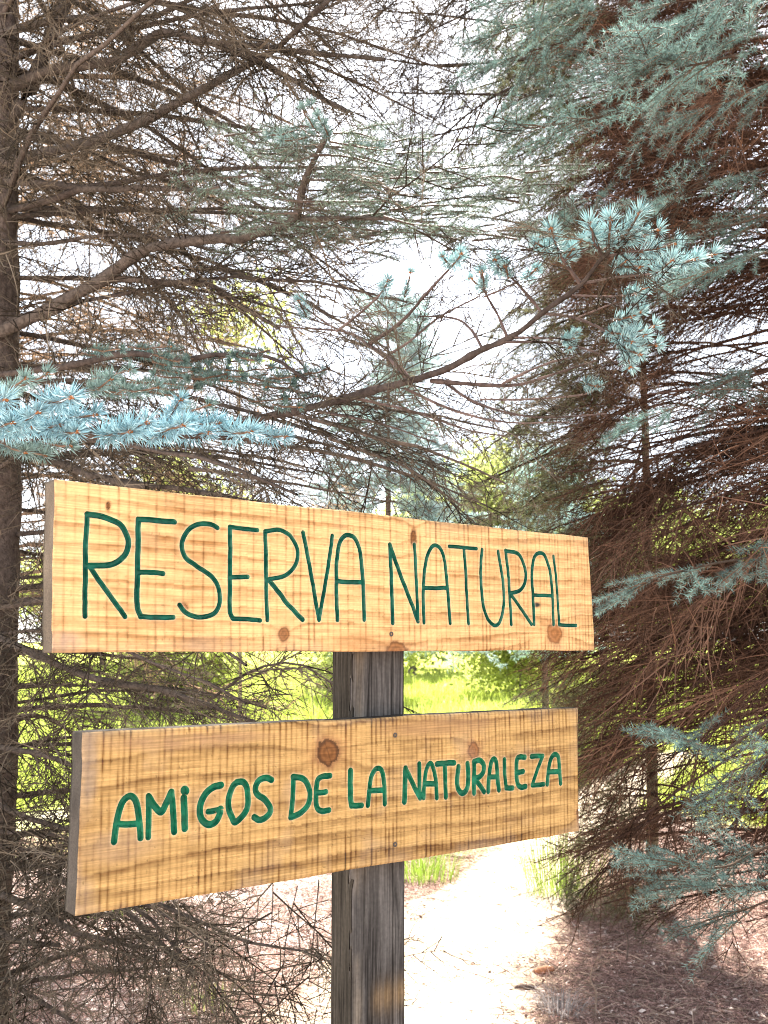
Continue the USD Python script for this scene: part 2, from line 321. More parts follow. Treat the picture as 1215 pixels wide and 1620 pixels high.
def wood_colour(u, v, v0, v1, seed, knots, style):
    """Albedo of a sawn pine plank: growth rings bending round the knots, fine grain, saw marks, weathered edges."""
    z = np.zeros_like(u)
    sp = style['saw']
    rng = np.random.default_rng(seed)
    su = u + .0035 * (meshkit.noise(np.stack([v * 9, u * 1.0, z], -1), seed + 5) - .5) + style.get('lean', .0) * (v - v0)
    L = float(u.max()); lines, x = [-.02], 0.0
    while x < L + .03:
        lines.append(x); x += sp * np.interp(x / L, [0, 1], style['sawgrow']) * (.75 + .5 * rng.random())
    lines = np.array(lines); ln = rng.random(len(lines))
    i = np.clip(np.searchsorted(lines, su), 1, len(lines) - 1)
    dl = np.minimum(np.abs(su - lines[i - 1]), np.abs(su - lines[i]))
    near = np.where(np.abs(su - lines[i - 1]) < np.abs(su - lines[i]), i - 1, i)
    woven = (rng.random(len(lines))[i] - .5) * .0018
    gshift = woven + .010 * (meshkit.fbm(np.stack([u * 3.0, v * 4.0, z], -1), 3, seed) - .5) * 2 + style.get('slope', 0) * u
    for (ku, kv, a, b, dark) in knots:
        du, dv = (u - ku) / (a * 3.0), (v - kv) / (b * 2.0)
        gshift += np.sign(dv) * b * 1.3 * np.exp(-(du ** 2) - np.abs(dv) ** 1.2) * np.clip(np.abs(dv) * 4, 0, 1)
    g = v + gshift
    per = style['period']
    ph = g / per + 1.9 * meshkit.fbm(np.stack([u * 1.6, g * 16, z], -1), 3, seed + 1)
    fr = ph - np.floor(ph)
    ringno = np.floor(ph)
    amp = .45 + .55 * meshkit.noise(np.stack([ringno * 7.3, u * 2.5, z], -1), seed + 2)
    late = np.clip(fr, 0, 1) ** 3.0 * (1 - smooth01((fr - .93) / .07)) * amp
    fine = meshkit.fbm(np.stack([u * 6, g * 210, z], -1), 3, seed + 3) - .5
    fib = meshkit.fbm(np.stack([u * 45, g * 150, z], -1), 3, seed + 7) - .5
    blotch = meshkit.fbm(np.stack([u * 7, v * 10, z], -1), 4, seed + 4) - .5
    light, dark = np.array(style['light']), np.array(style['dark'])
    t = np.clip(.06 + 1.0 * late + .9 * fine + .8 * fib + .60 * blotch, 0, 1.15)[..., None]
    c = light * (1 - t) + dark * t
    # saw marks across the plank
    brk = meshkit.fbm(np.stack([near * 3.1, v * 26, z], -1), 4, seed + 6)
    st = (.30 + .85 * np.clip((brk - .36) * 4.0, 0, 1)) * (.30 + .70 * ln[near]) * (.75 + .5 * late) * style['sawamt']
    edge = np.minimum(v1 - v, v - v0)
    st = st * (.75 + .6 * np.exp(-edge / .03))
    saw = (np.exp(-(dl / .00125) ** 2) * st)[..., None]
    soft = (np.exp(-(dl / .0028) ** 2) * st)[..., None]
    c = c * (1 - .16 * soft) * (1 - np.clip(saw * np.array([.55, .66, .74]), 0, .85))
    # knots
    for (ku, kv, a, b, dark_) in knots:
        wob = 1 + .25 * (meshkit.fbm(np.stack([u * 130, v * 130, z], -1), 3, seed + 8) - .5) * 2
        r = np.sqrt(((u - ku) / a) ** 2 + ((v - kv) / b) ** 2) * wob
        ring = .5 + .5 * np.sin(r * 13)
        core = (np.array([.27, .115, .04]) * (1 - dark_ * .45)) * (.75 + .35 * ring[..., None])
        m = smooth01((1.05 - r) / .18)[..., None]
        c = c * (1 - m) + core * m
        rim = np.exp(-((r - 1.0) / (.14 + .16 * dark_)) ** 2)[..., None] * dark_
        c = c * (1 - rim * .85) + np.array([.045, .022, .012]) * rim * .85
        halo = np.exp(-np.clip(r - 1, 0, 9) / .55)[..., None] * (r > 1)[..., None]
        c = c * (1 - halo * .5) + np.array([.36, .18, .075]) * halo * .5
        chk = np.exp(-(((u - ku) * .8 + (v - kv) * .3) / .0009) ** 2)[..., None] * (r < .9)[..., None]
        c = c * (1 - .35 * chk * dark_)
    # weather: grey ends and lower edge, brown upper edge
    w = np.clip(np.exp(-edge / .012) * .6 + np.exp(-np.minimum(u - u.min(), u.max() - u) / .012) * .7 + (meshkit.fbm(np.stack([u * 22, v * 22, z], -1), 4, seed + 9) - .62) * 2.0, 0, 1)[..., None] * style['weather']
    c = c * (1 - w * .55) + np.array([.22, .165, .12]) * w * .55
    specks = np.clip((meshkit.noise(np.stack([u * 420, v * 420, z], -1), seed + 10) - .9) * 12, 0, 1)[..., None]
    c = c * (1 - .5 * specks * style['weather'])
    return np.clip(c, .01, .85), saw[..., 0], late

def build_board(sign, corners, thick, letters, stroke_w, knots_px, seed, style, label, screws, stains=(), endc=(.085, .066, .048)):
    tl, tr, br, bl = [on_plane(*q) for q in corners]
    L, H = np.linalg.norm(tr - tl), np.linalg.norm(tl - bl)
    cell = .0016
    nx, ny = int(L / cell), int(H / cell)
    S, T = np.meshgrid(np.linspace(0, 1, nx + 1), np.linspace(0, 1, ny + 1))
    q = (bl * (1 - S[..., None]) + br * S[..., None]) * (1 - T[..., None]) + (tl * (1 - S[..., None]) + tr * S[..., None]) * T[..., None]
    u, v = q[..., 0].copy(), q[..., 1].copy()
    # slightly uneven sawn outline
    ew = .0016 * (meshkit.fbm(np.stack([u * 9, T * 0 + seed, T * 0], -1), 4, seed + 40) - .5) * 2
    v += ew * (2 * T - 1) * 1.0
    u += .0014 * (meshkit.fbm(np.stack([v * 30, S * 0 + seed, S * 0], -1), 4, seed + 41) - .5) * 2 * (2 * S - 1)
    # strokes of the letters, sampled densely
    pts, own, rad, polys = [], [], [], []
    rr_ = np.random.default_rng(seed + 5)
    for k, (conv, strokes) in enumerate(letters):
        shp = []
        for st in strokes:
            P = np.array([on_plane(*conv(*a)) for a in st])
            ln = np.linalg.norm(np.diff(P, axis=0), axis=1).sum()
            Q = catmull(P, max(6, int(ln / .0004)))
            r = stroke_w / 2 * rr_.uniform(.88, 1.1) * (1.25 if (len(st) == 3 and ln < .006) else 1.0)
            Q = Q + (meshkit.fbm(np.stack([Q[:, 0] * 60, Q[:, 1] * 60, Q[:, :2] @ [3., 7.]], -1), 3, seed + 50)[:, None] - .5) * .0017
            shp.append(LineString(Q).buffer(r, quad_segs=8))
            pts.append(Q); own.append(np.full(len(Q), k)); rad.append(np.full(len(Q), r))
        polys.append(unary_union(shp))
    pts, own, rad = np.vstack(pts), np.concatenate(own), np.concatenate(rad)
    tree = cKDTree(pts)
    whole = unary_union(polys)
    rim = []
    for g_ in getattr(whole, 'geoms', [whole]):
        for line in [g_.exterior, *g_.interiors]:
            rim += [np.array(line.interpolate(t).coords[0]) for t in np.arange(0, line.length, .0007)]
    rim = np.array(rim)
    gridp = np.stack([u.ravel(), v.ravel()], -1)
    isedge = np.zeros(u.shape, bool); isedge[[0, -1]] = True; isedge[:, [0, -1]] = True
    dr, _ = cKDTree(rim).query(gridp, distance_upper_bound=.01)
    keepg = (dr > .00065) | isedge.ravel()
    gid = np.where(keepg)[0]
    # rows across the grooves, finer than the grid
    inner = []
    for off in (.45, .0):
        m = pts[::2]; rm = rad[::2]; ow = own[::2]
        if off == 0: inner.append(m)
        else:
            tg = np.gradient(m, axis=0); nn_ = np.stack([-tg[:, 1], tg[:, 0]], -1); nn_ /= np.linalg.norm(nn_, axis=1, keepdims=True) + 1e-12
            inner += [m + nn_ * (rm * off)[:, None], m - nn_ * (rm * off)[:, None]]
    inner = np.vstack(inner)
    dd_, _ = cKDTree(rim).query(inner); inner = inner[dd_ > .0008]
    cellid = np.unique(np.round(inner / .0009).astype(int), axis=0, return_index=True)[1]; inner = inner[cellid]
    dgrid, _ = cKDTree(gridp[gid]).query(inner); inner = inner[dgrid > .0004]
    ST = np.stack([S.ravel(), T.ravel()], -1)
    flat2 = np.vstack([gridp[gid], rim, inner])
    near = cKDTree(gridp).query(np.vstack([rim, inner]))[1]
    st2 = np.vstack([ST[gid], ST[near]])
    from scipy.spatial import Delaunay
    tri = Delaunay(flat2).simplices
    ar = np.cross(flat2[tri[:, 1]] - flat2[tri[:, 0]], flat2[tri[:, 2]] - flat2[tri[:, 0]])
    tri[ar < 0] = tri[ar < 0][:, ::-1]
    # drop slivers outside the ragged outline
    cst = st2[tri].mean(1); onb = ((st2[tri] < 1e-9) | (st2[tri] > 1 - 1e-9))
    tri = tri[~(onb[:, :, 0].all(1) | onb[:, :, 1].all(1))]
    d, i = tree.query(flat2)
    sdf2 = d - rad[i]
    sdf2[len(gid):len(gid) + len(rim)] = 0
    u, v = flat2[:, 0], flat2[:, 1]; S, T = st2[:, 0], st2[:, 1]
    depth = .0055
    prof = np.clip(-sdf2 / (stroke_w * .22), 0, 1)
    groove = -depth * np.sqrt(np.clip(1 - (1 - prof) ** 2, 0, 1)) * (1 + .5 * (meshkit.fbm(np.stack([u * 90, v * 90, u * 0], -1), 3, seed + 51) - .5))
    knots = [(*on_plane(kx, ky), a, b, dk) for kx, ky, a, b, dk in knots_px]
    v0, v1 = v.min(), v.max()
    vl = lerp(lerp(bl[1], br[1], S), lerp(tl[1], tr[1], S), T * 0); vh = lerp(lerp(bl[1], br[1], S), lerp(tl[1], tr[1], S), T * 0 + 1)
    colr, saw, late = wood_colour(u, v, vl, vh, seed, knots, style)
    for (sx, sy, ra, rb, scol, amt) in stains:
        cu, cv = on_plane(sx, sy)
        m = np.exp(-(((u - cu) / ra) ** 2 + ((v - cv) / rb) ** 2) ** 2) * np.clip(.35 + 1.3 * meshkit.fbm(np.stack([u * 60, v * 60, u * 0], -1), 3, seed + 60), 0, 1)
        m = np.clip(m * amt, 0, 1)[..., None]
        colr = colr * (1 - m) + np.array(scol) * m
    wgt = np.minimum(np.minimum(S, 1 - S) * L, np.minimum(T, 1 - T) * H)
    edge_round = -.0022 * np.clip(1 - wgt / .003, 0, 1) ** 2
    w = edge_round - .00035 * saw + .0002 * late + groove
    verts = uvw(u, v, w)
    ctr = flat2[tri].mean(1); dc, ic = tree.query(ctr)
    zero = (sdf2[tri] <= 1e-9).all(1)
    owner = np.where((dc < rad[ic] + .00005) & zero, own[ic], -1)
    def sub(mask):
        qd = tri[mask]; used, inv = np.unique(qd, return_inverse=True)
        return used, inv.reshape(-1, 3)
    used, qf = sub(owner < 0)
    rimlight = np.exp(-np.clip(sdf2, 0, 1) / .0012)[:, None] * (sdf2 >= 0)[:, None]
    cflat = colr.reshape(-1, 3)
    cflat = cflat * (1 - .35 * rimlight) + np.array([.62, .47, .30]) * .35 * rimlight
    V, Fq, Cc = [verts[used]], [], [cflat[used]]
    n = len(used)
    # sides and back
    k = np.arange((nx + 1) * (ny + 1)).reshape(ny + 1, nx + 1)
    loop = np.concatenate([k[0, :-1], k[:-1, -1], k[-1, :0:-1], k[:0:-1, 0]])[::3]
    back_to = np.full(k.size, -1); back_to[gid] = np.arange(len(gid))
    front = verts[back_to[loop]]
    steps = [0, .25, .5, .75, 1.0]
    rows = []
    for stp in steps:
        rr = front - N_F * thick * stp
        V.append(rr); rows.append(n + np.arange(len(loop))); n += len(loop)
        nn = meshkit.fbm(rr * np.array([60, 60, 25]), 4, seed + 70)[:, None]
        Cc.append(np.array(endc) * (.45 + 1.1 * nn))
    for a, b in zip(rows[:-1], rows[1:]):
        Fq.append(np.stack([a, b, np.roll(b, -1), np.roll(a, -1)], -1))
    mid = front.mean(0) - N_F * thick
    V.append(mid[None]); Cc.append(np.array([[.3, .2, .12]]))
    cap_ = np.stack([rows[-1], np.full(len(loop), n), np.roll(rows[-1], -1)], -1)
    qv = np.vstack(Fq)
    faces = np.vstack([qf, qv[:, [0, 1, 2]], qv[:, [0, 2, 3]], cap_])
    path = str(sign.GetPath()); nm = numbered(path, 'board')
    msh = usdkit.mesh(stage, f'{path}/{nm}', (np.vstack(V) - base_of(sign), faces), M['plank'], smooth=True)
    UsdGeom.PrimvarsAPI(msh).CreatePrimvar('Col', Sdf.ValueTypeNames.Color3fArray, 'vertex').Set(Vt.Vec3fArray.FromNumpy(np.vstack(Cc).astype(np.float32)))
    bd = tag(msh.GetPrim(), label)
    for j, (conv, strokes) in enumerate(letters):
        used, qf = sub(owner == j)
        if not len(used): continue
        vv = flat2[used]
        wear = meshkit.fbm(np.stack([vv[:, 0] * 120, vv[:, 1] * 120, vv[:, 0] * 0], -1), 4, seed + 80)
        pc = np.array(style['paint']) * (.45 + 1.2 * wear[:, None])
        lip = np.clip(1 + sdf2[used] / .0007, 0, 1)[:, None] * np.clip((wear[:, None] - .42) * 5, 0, 1)
        pc = pc * (1 - .3 * lip) + np.array([.16, .22, .15]) * .3 * lip
        obj('letter', (verts[used], qf), M['paint'], bd, pc, smooth=True)
    for (sx, sy) in screws:
        cu, cv = on_plane(sx, sy)
        a = np.arange(14) * 2 * np.pi / 14
        mb = MB(); c0 = uvw(cu, cv, .0006)
        ring = lambda r, h: np.array([uvw(cu + r * math.cos(t), cv + r * math.sin(t), h) for t in a])
        R1, R2, R3 = ring(.0038, -.001), ring(.0036, .0008), ring(.0015, .0010)
        R4 = ring(.0013, -.0006)
        vv = np.vstack([R1, R2, R3, R4, uvw(cu, cv, -.0008)[None]]); ff = []
        for b0 in (0, 14, 28):
            for t in range(14):
                ff += [[b0 + t, b0 + (t + 1) % 14, b0 + 14 + (t + 1) % 14], [b0 + t, b0 + 14 + (t + 1) % 14, b0 + 14 + t]]
        ff += [[42 + t, 42 + (t + 1) % 14, 56] for t in range(14)]
        obj('screw', (vv, np.array(ff)), M['screw'], bd)
    return L, H
foot = P0 + E_U * .55 - N_F * .09; foot[2] = float(hills(foot[0], foot[1]))
sign = thing('wooden_signpost', 'weathered square post carrying two pine planks with carved green lettering', 'sign', foot)
THICK = .031
build_board(sign, [(87, 758.5), (931, 850), (942, 1029), (83, 1032)], THICK, UPPER, .0068,
    [(290, 961, .006, .006, .5), (449, 1003, .009, .010, .5), (654, 852, .006, .0125, .9), (628, 1029, .022, .013, .5), (877, 1002, .021, .017, .25), (171, 800, .0025, .004, 1.0)], 3,
    dict(period=.021, light=(.53, .335, .150), dark=(.25, .125, .044), saw=.0115, sawgrow=(1.2, .68), sawamt=1.05, weather=.75, paint=(.005, .080, .052), slope=-.012, lean=.02),
    'upper plank, pale pine with tall thin green letters', [(619, 1003)],
    [(570, 1015, .05, .016, (.28, .13, .05), .55), (849, 957, .009, .004, (.03, .03, .025), 1.2), (330, 1020, .05, .012, (.2, .13, .09), .5), (100, 1015, .03, .012, (.24, .17, .14), .6)])
build_board(sign, [(132, 1159), (915, 1119), (917, 1316), (120, 1450)], THICK, LOWER, .0086,
    [(519, 1190, .020, .0185, 1.0), (749, 1187, .012, .013, .6), (916, 1290, .006, .013, 1.0)], 17,
    dict(period=.033, light=(.375, .235, .090), dark=(.14, .073, .026), saw=.0095, sawgrow=(.95, .85), sawamt=1.5, weather=1.0, paint=(.003, .098, .048), slope=.02, lean=.0),
    'lower plank, darker saw-marked pine with bold green letters and a round knot', [(625, 1163), (625, 1336)],
    [(300, 1172, .12, .010, (.22, .13, .07), .8), (140, 1210, .012, .05, (.2, .15, .11), .7), (700, 1150, .12, .014, (.26, .15, .07), .7), (180, 1340, .06, .02, (.22, .15, .1), .5)], (.042, .035, .029))
# post
pu0, pu1 = on_plane(556, 1090, THICK + .001)[0], on_plane(641.5, 1090, THICK + .001)[0]
pside = .02
for it in range(40):                                        # depth of the post so that its left side ends where the photograph shows it
    q = uvw(pu0, EYE - .05, -(THICK + .001) - pside)
    rel = q - CAM; d = rel[1] * _c + rel[2] * _s
    if 607.5 + F_PX * rel[0] / d < 525.5: break
    pside += .002
def post_mesh():
    ztop, zbot = on_plane(600, 830)[1], -.35
    per = []                                                 # outline in (u, w), dense on the two sides that show
    w0 = -(THICK + .001)
    nU, nS = 70, 70
    for a in np.linspace(0, 1, nU, endpoint=False): per.append((pu0 + (pu1 - pu0) * a, w0, 0, a))
    for a in np.linspace(0, 1, 12, endpoint=False): per.append((pu1, w0 - pside * a, 1, a))
    for a in np.linspace(0, 1, 12, endpoint=False): per.append((pu1 + (pu0 - pu1) * a, w0 - pside, 2, a))
    for a in np.linspace(0, 1, nS, endpoint=False): per.append((pu0, w0 - pside * (1 - a), 3, a))
    per = np.array(per)
    zz = np.arange(zbot, ztop + .006, .006)
    ZZ, I = np.meshgrid(zz, np.arange(len(per)), indexing='ij')
    U, Wd, side, al = per[I, 0], per[I, 1], per[I, 2], per[I, 3]
    lat = np.cumsum(np.r_[0, np.linalg.norm(np.diff(per[:, :2], axis=0), axis=1)])[I]
    gr = meshkit.fbm(np.stack([lat * 260 + 6 * meshkit.fbm(np.stack([lat * 20, ZZ * 5, ZZ * 0], -1), 2, 90), ZZ * 7, ZZ * 0], -1), 4, 91)
    gr2 = meshkit.fbm(np.stack([lat * 700, ZZ * 22, ZZ * 0], -1), 3, 92)
    blot = meshkit.fbm(np.stack([lat * 28, ZZ * 9, ZZ * 0], -1), 4, 93)
    cx, cw = (pu0 + pu1) / 2, w0 - pside / 2
    disp = .0022 * (gr - .5) + .0010 * (gr2 - .5)
    crack = np.exp(-((lat - (pu1 - pu0) * .76 - .002 * (meshkit.noise(np.stack([ZZ * 14, ZZ * 0, ZZ * 0], -1), 94) - .5)) / .0009) ** 2) * (side == 0)
    crack2 = np.exp(-((lat - (pu1 - pu0) * .38 - .004 * (meshkit.noise(np.stack([ZZ * 9, ZZ * 0, ZZ * 0], -1), 97) - .5)) / .0008) ** 2) * (side == 0) * (meshkit.noise(np.stack([ZZ * 8, ZZ * 0, ZZ * 0], -1), 98) > .5)
    disp -= .005 * crack + .003 * crack2
    rnd = np.minimum(al, 1 - al)
    corner = -.0035 * np.clip(1 - rnd / .06, 0, 1) ** 2
    chip = np.clip(meshkit.fbm(np.stack([ZZ * 16, lat * 3, ZZ * 0], -1), 3, 95) - .45, 0, 1) * .016 * np.exp(-np.minimum(np.abs(lat), np.abs(lat - lat.max())) / .007)
    nrm_u = np.where(side == 1, 1.0, np.where(side == 3, -1.0, 0.0)); nrm_w = np.where(side == 0, 1.0, np.where(side == 2, -1.0, 0.0))
    dd = disp + corner - chip
    U2 = U + nrm_u * dd + (cx - U) * np.clip(chip * 4, 0, .2); W2 = Wd + nrm_w * dd + (cw - Wd) * np.clip(chip * 4, 0, .2)
    vv = uvw(U2, ZZ, W2).reshape(-1, 3)
    t = np.clip(.5 + 1.1 * (gr - .5) + .7 * (gr2 - .5) + .8 * (blot - .5), 0, 1)[..., None]
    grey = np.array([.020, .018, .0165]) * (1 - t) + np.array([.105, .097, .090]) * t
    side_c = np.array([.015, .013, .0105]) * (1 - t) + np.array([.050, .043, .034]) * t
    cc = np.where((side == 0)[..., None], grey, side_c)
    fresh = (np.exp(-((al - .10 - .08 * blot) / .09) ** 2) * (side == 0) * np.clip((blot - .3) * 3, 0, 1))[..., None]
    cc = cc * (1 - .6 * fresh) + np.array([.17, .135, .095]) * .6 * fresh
    plum = ((al > .62) * (side == 0) * np.clip((.98 - ZZ) * 6, 0, 1))[..., None]
    cc = cc * (1 - .4 * plum) + np.array([.075, .045, .042]) * .4 * plum
    zt = on_plane(600, 1580, THICK)[1]
    tan = (np.exp(-((ZZ - zt) / .020) ** 2) * (side == 0) * np.clip((al - .3) * 5, 0, 1) * np.clip(.3 + blot, 0, 1))[..., None]
    cc = cc * (1 - .7 * tan) + np.array([.22, .14, .065]) * .7 * tan
    cc = cc * (1 - .8 * crack - .5 * crack2)[..., None]
    n0, n1_ = ZZ.shape
    k = np.arange(n0 * n1_).reshape(n0, n1_); kr = np.roll(k, -1, 1)
    qd = np.stack([k[:-1], kr[:-1], kr[1:], k[1:]], -1).reshape(-1, 4)
    f = np.vstack([qd[:, [0, 1, 2]], qd[:, [0, 2, 3]]])
    top = len(vv); vv = np.vstack([vv, uvw(cx, ztop + .002, cw)[None]]); cc = np.vstack([cc.reshape(-1, 3), [[.2, .18, .16]]])
    f = np.vstack([f, np.stack([k[-1], kr[-1], np.full(n1_, top)], -1)])
    return (vv, f), cc
vf, cc = post_mesh()
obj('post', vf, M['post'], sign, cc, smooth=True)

# ------------------------------------------------------------------ twigs, shoots, sprays: what the trees are made of
BR = np.array([.115, .082, .06])                            # dead spruce wood
def dead_branchlet(seed, L=.5, swept=55, droop=.10, sub=3, nside=11, col=BR, side_len=.42, r=.0036, thick=1.0, curl=.12):
    rng = np.random.default_rng(seed); mb = MB()
    t = np.linspace(0, 1, 6)
    P = np.stack([t * L, .06 * L * np.cumsum(rng.normal(0, .5, 6)) * .5, -droop * L * t ** 2 + .04 * L * np.cumsum(rng.normal(0, .4, 6)) * .5], -1); P[0] = 0
    spike(mb, P, np.linspace(r, .0010, 6), col * (.8 + .3 * rng.random()))
    for i in range(nside):
        a = .06 + .92 * (i + rng.random()) / nside
        p = np.array([np.interp(a, t, P[:, k]) for k in range(3)])
        sg = 1 if i % 2 else -1
        th = math.radians(swept + rng.normal(0, 14)); el = rng.normal(-.08, .32)
        d = unit([math.cos(th), sg * math.sin(th) * math.cos(el), math.sin(el)])
        l = L * side_len * (1.05 - .65 * a) * (.5 + .7 * rng.random())
        s = np.linspace(0, 1, 4)[:, None]
        bend = np.array([.22, 0, -droop * 1.6]) * l + rng.normal(0, curl, 3) * l
        Q = p + d * l * s + bend * s ** 2
        c = col * (.6 + .8 * rng.random())
        spike(mb, Q, np.array([.0021, .0017, .0013, .0008]) * thick, c)
        for j in range(rng.integers(max(1, sub - 1), sub + 2)):
            b = .15 + .8 * rng.random(); q0 = np.array([np.interp(b, s[:, 0], Q[:, k]) for k in range(3)])
            dd = unit(d + rng.normal(0, .75, 3) + np.array([.25, 0, -droop])); m_ = (.03 + .10 * rng.random()) * L / .5
            spike(mb, np.stack([q0, q0 + dd * m_]), np.array([.0013, .0008]) * thick, c * (.8 + .5 * rng.random()))
    return mb
def spike(mb, P, R, c):
    """A twig that runs out to a point: three-sided tube closed by a tip."""
    if len(P) > 2: v, f = tube(P[:-1], R[:-1], 3)
    else: v, f = tube(np.stack([P[0], P[0] * .9 + P[1] * .1]), R[:1], 3); v, f = v[:3], np.zeros((0, 3), int)
    n = len(v); v = np.vstack([v, P[-1:]]); k = np.arange(3)
    mb.add(v, np.vstack([f, np.stack([n - 3 + k, n - 3 + (k + 1) % 3, np.full(3, n)], 1)]), c)
def needles(mb, P, n, nl, rng, c_lo, c_hi, tip=0.0, fat=.0011, sides=1, lean=62, up=.0, tipc=None):
    """n needles round the polyline P; tip is the share that fans out at its end."""
    P = np.asarray(P, float); seg = np.linalg.norm(np.diff(P, axis=0), axis=1); cum = np.r_[0, np.cumsum(seg)]; Lt = cum[-1]
    a = np.sort(rng.random(n)) * Lt * (1.0); nt = int(n * tip); a[n - nt:] = Lt * (1 - .03 * rng.random(nt))
    base = np.stack([np.interp(a, cum, P[:, k]) for k in range(3)], -1)
    T = np.stack([np.interp(a, .5 * (cum[1:] + cum[:-1]), unit(np.diff(P, axis=0))[:, k]) for k in range(3)], -1); T = unit(T)
    A = unit(np.cross(T, np.where(np.abs(T[:, 2:]) < .9, [0, 0, 1.0], [1.0, 0, 0]))); Bv = np.cross(T, A)
    ph = rng.random(n) * 2 * np.pi
    N = np.cos(ph)[:, None] * A + np.sin(ph)[:, None] * Bv
    N = unit(N + np.array([0, 0, up]))
    ang = np.radians(lean + rng.normal(0, 9, n)); ang[n - nt:] = np.radians(lean * np.sqrt(rng.random(nt)) * 1.25)
    D = unit(np.cos(ang)[:, None] * T + np.sin(ang)[:, None] * N)
    ln = nl * (.75 + .4 * rng.random(n)) * np.where(a > Lt * .9, .9, 1)
    side = unit(np.cross(D, N + rng.normal(0, .35, (n, 3)))); side2 = np.cross(D, side)
    mid = base + D * (ln * .5)[:, None]
    tipp = base + D * ln[:, None] + (T * .10 + np.array([0, 0, .05])) * ln[:, None]
    k = rng.random((n, 1)); cN = np.array(c_lo) * (1 - k) + np.array(c_hi) * k
    if sides == 1:
        v = np.stack([base - side * fat * .5, base + side * fat * .5, tipp], 1); f = np.arange(3 * n).reshape(n, 3)
        mb.add(v.reshape(-1, 3), f, np.repeat(cN, 3, 0))
    else:
        v = np.stack([base, mid + side * fat * .6, mid - side * fat * .3 + side2 * fat * .5, mid - side * fat * .3 - side2 * fat * .5, tipp], 1)
        o = np.arange(n)[:, None] * 5
        f = np.concatenate([o + np.array(x) for x in ([0, 1, 2], [0, 2, 3], [0, 3, 1], [4, 2, 1], [4, 3, 2], [4, 1, 3])])
        cv = np.repeat(cN[:, None], 5, 1); cv[:, 0] *= .45; cv[:, 4] *= 1.15
        mb.add(v.reshape(-1, 3), f, cv.reshape(-1, 3))
def spray(seed, L=.32, n_side=9, dens=750, nl=.017, c_lo=(.06, .10, .075), c_hi=(.14, .21, .17), droop=.18, bare=.0, fat=.0013, side=.45, up=.3):
    """A flat live branchlet: a stem with side shoots, all set with needles. dens: needles per metre."""
    rng = np.random.default_rng(seed); mb = MB(); t = np.linspace(0, 1, 7)
    P = np.stack([t * L, .02 * L * rng.normal(0, 1, 7).cumsum() * .4, -droop * L * t ** 2 + .06 * L * t ** 4], -1); P[0] = 0
    stem = np.array([.10, .062, .040])
    mb.tube(P, np.linspace(.0022, .0009, 7), 4, stem)
    k0 = int(len(P) * bare)
    needles(mb, P[k0:], int(L * (1 - bare) * dens), nl, rng, c_lo, c_hi, .08, fat, up=up)
    for i in range(n_side):
        a = .12 + .8 * (i + rng.random()) / n_side
        p = np.array([np.interp(a, t, P[:, k]) for k in range(3)])
        sg = 1 if i % 2 else -1; th = math.radians(48 + rng.normal(0, 9))
        l = L * side * (1.1 - .7 * a) * (.7 + .5 * rng.random())
        s = np.linspace(0, 1, 4)[:, None]
        Q = p + np.array([math.cos(th), sg * math.sin(th), rng.normal(-.02, .12)]) * l * s + np.array([.12, 0, -droop]) * l * s ** 2
        mb.tube(Q, np.linspace(.0013, .0007, 4), 3, stem * 1.1)
        needles(mb, Q, max(12, int(l * dens)), nl, rng, c_lo, c_hi, .12, fat, up=up)
    return mb
BLUE_LO, BLUE_HI = (.20, .34, .36), (.36, .54, .56)
def shoot(parent, base, tip, rng, nl=.022, lo=BLUE_LO, hi=BLUE_HI, dens=2400, bud=True, name='shoot', bare=.25):
    """One needled tip of a branch as a mesh of its own."""
    base, tip = np.asarray(base, float), np.asarray(tip, float)
    mb = MB(); ax = tip - base; L = np.linalg.norm(ax)
    sag = np.array([0, 0, -.04 * L])
    P = np.stack([base + ax * t + sag * math.sin(math.pi * t) + rng.normal(0, .01, 3) * L * t * (1 - t) * 4 for t in np.linspace(0, 1, 6)])
    mb.tube(P, np.linspace(.0023, .0015, 6), 5, (.12, .072, .046))
    k0 = max(0, int(6 * bare) - 1)
    needles(mb, P[k0:], int(L * (1 - bare) * dens) + 60, nl, rng, lo, hi, 60 / (L * (1 - bare) * dens + 60), .00125, 2, 66, .12)
    if bud:
        for off in ([0, 0, 0], [.0022, 0, -.001], [-.0018, .001, -.0016]):
            c0 = tip + unit(ax) * .001 + np.array(off)
            P2 = c0 + unit(ax) * np.array([[-.002], [.0], [.0025], [.0042]])
            mb.tube(P2, [.0016, .0024, .0016, .0002], 6, (.30, .125, .05))
    return obj(name, mb.get(), M['needle'], parent, mb.col(), smooth=False)

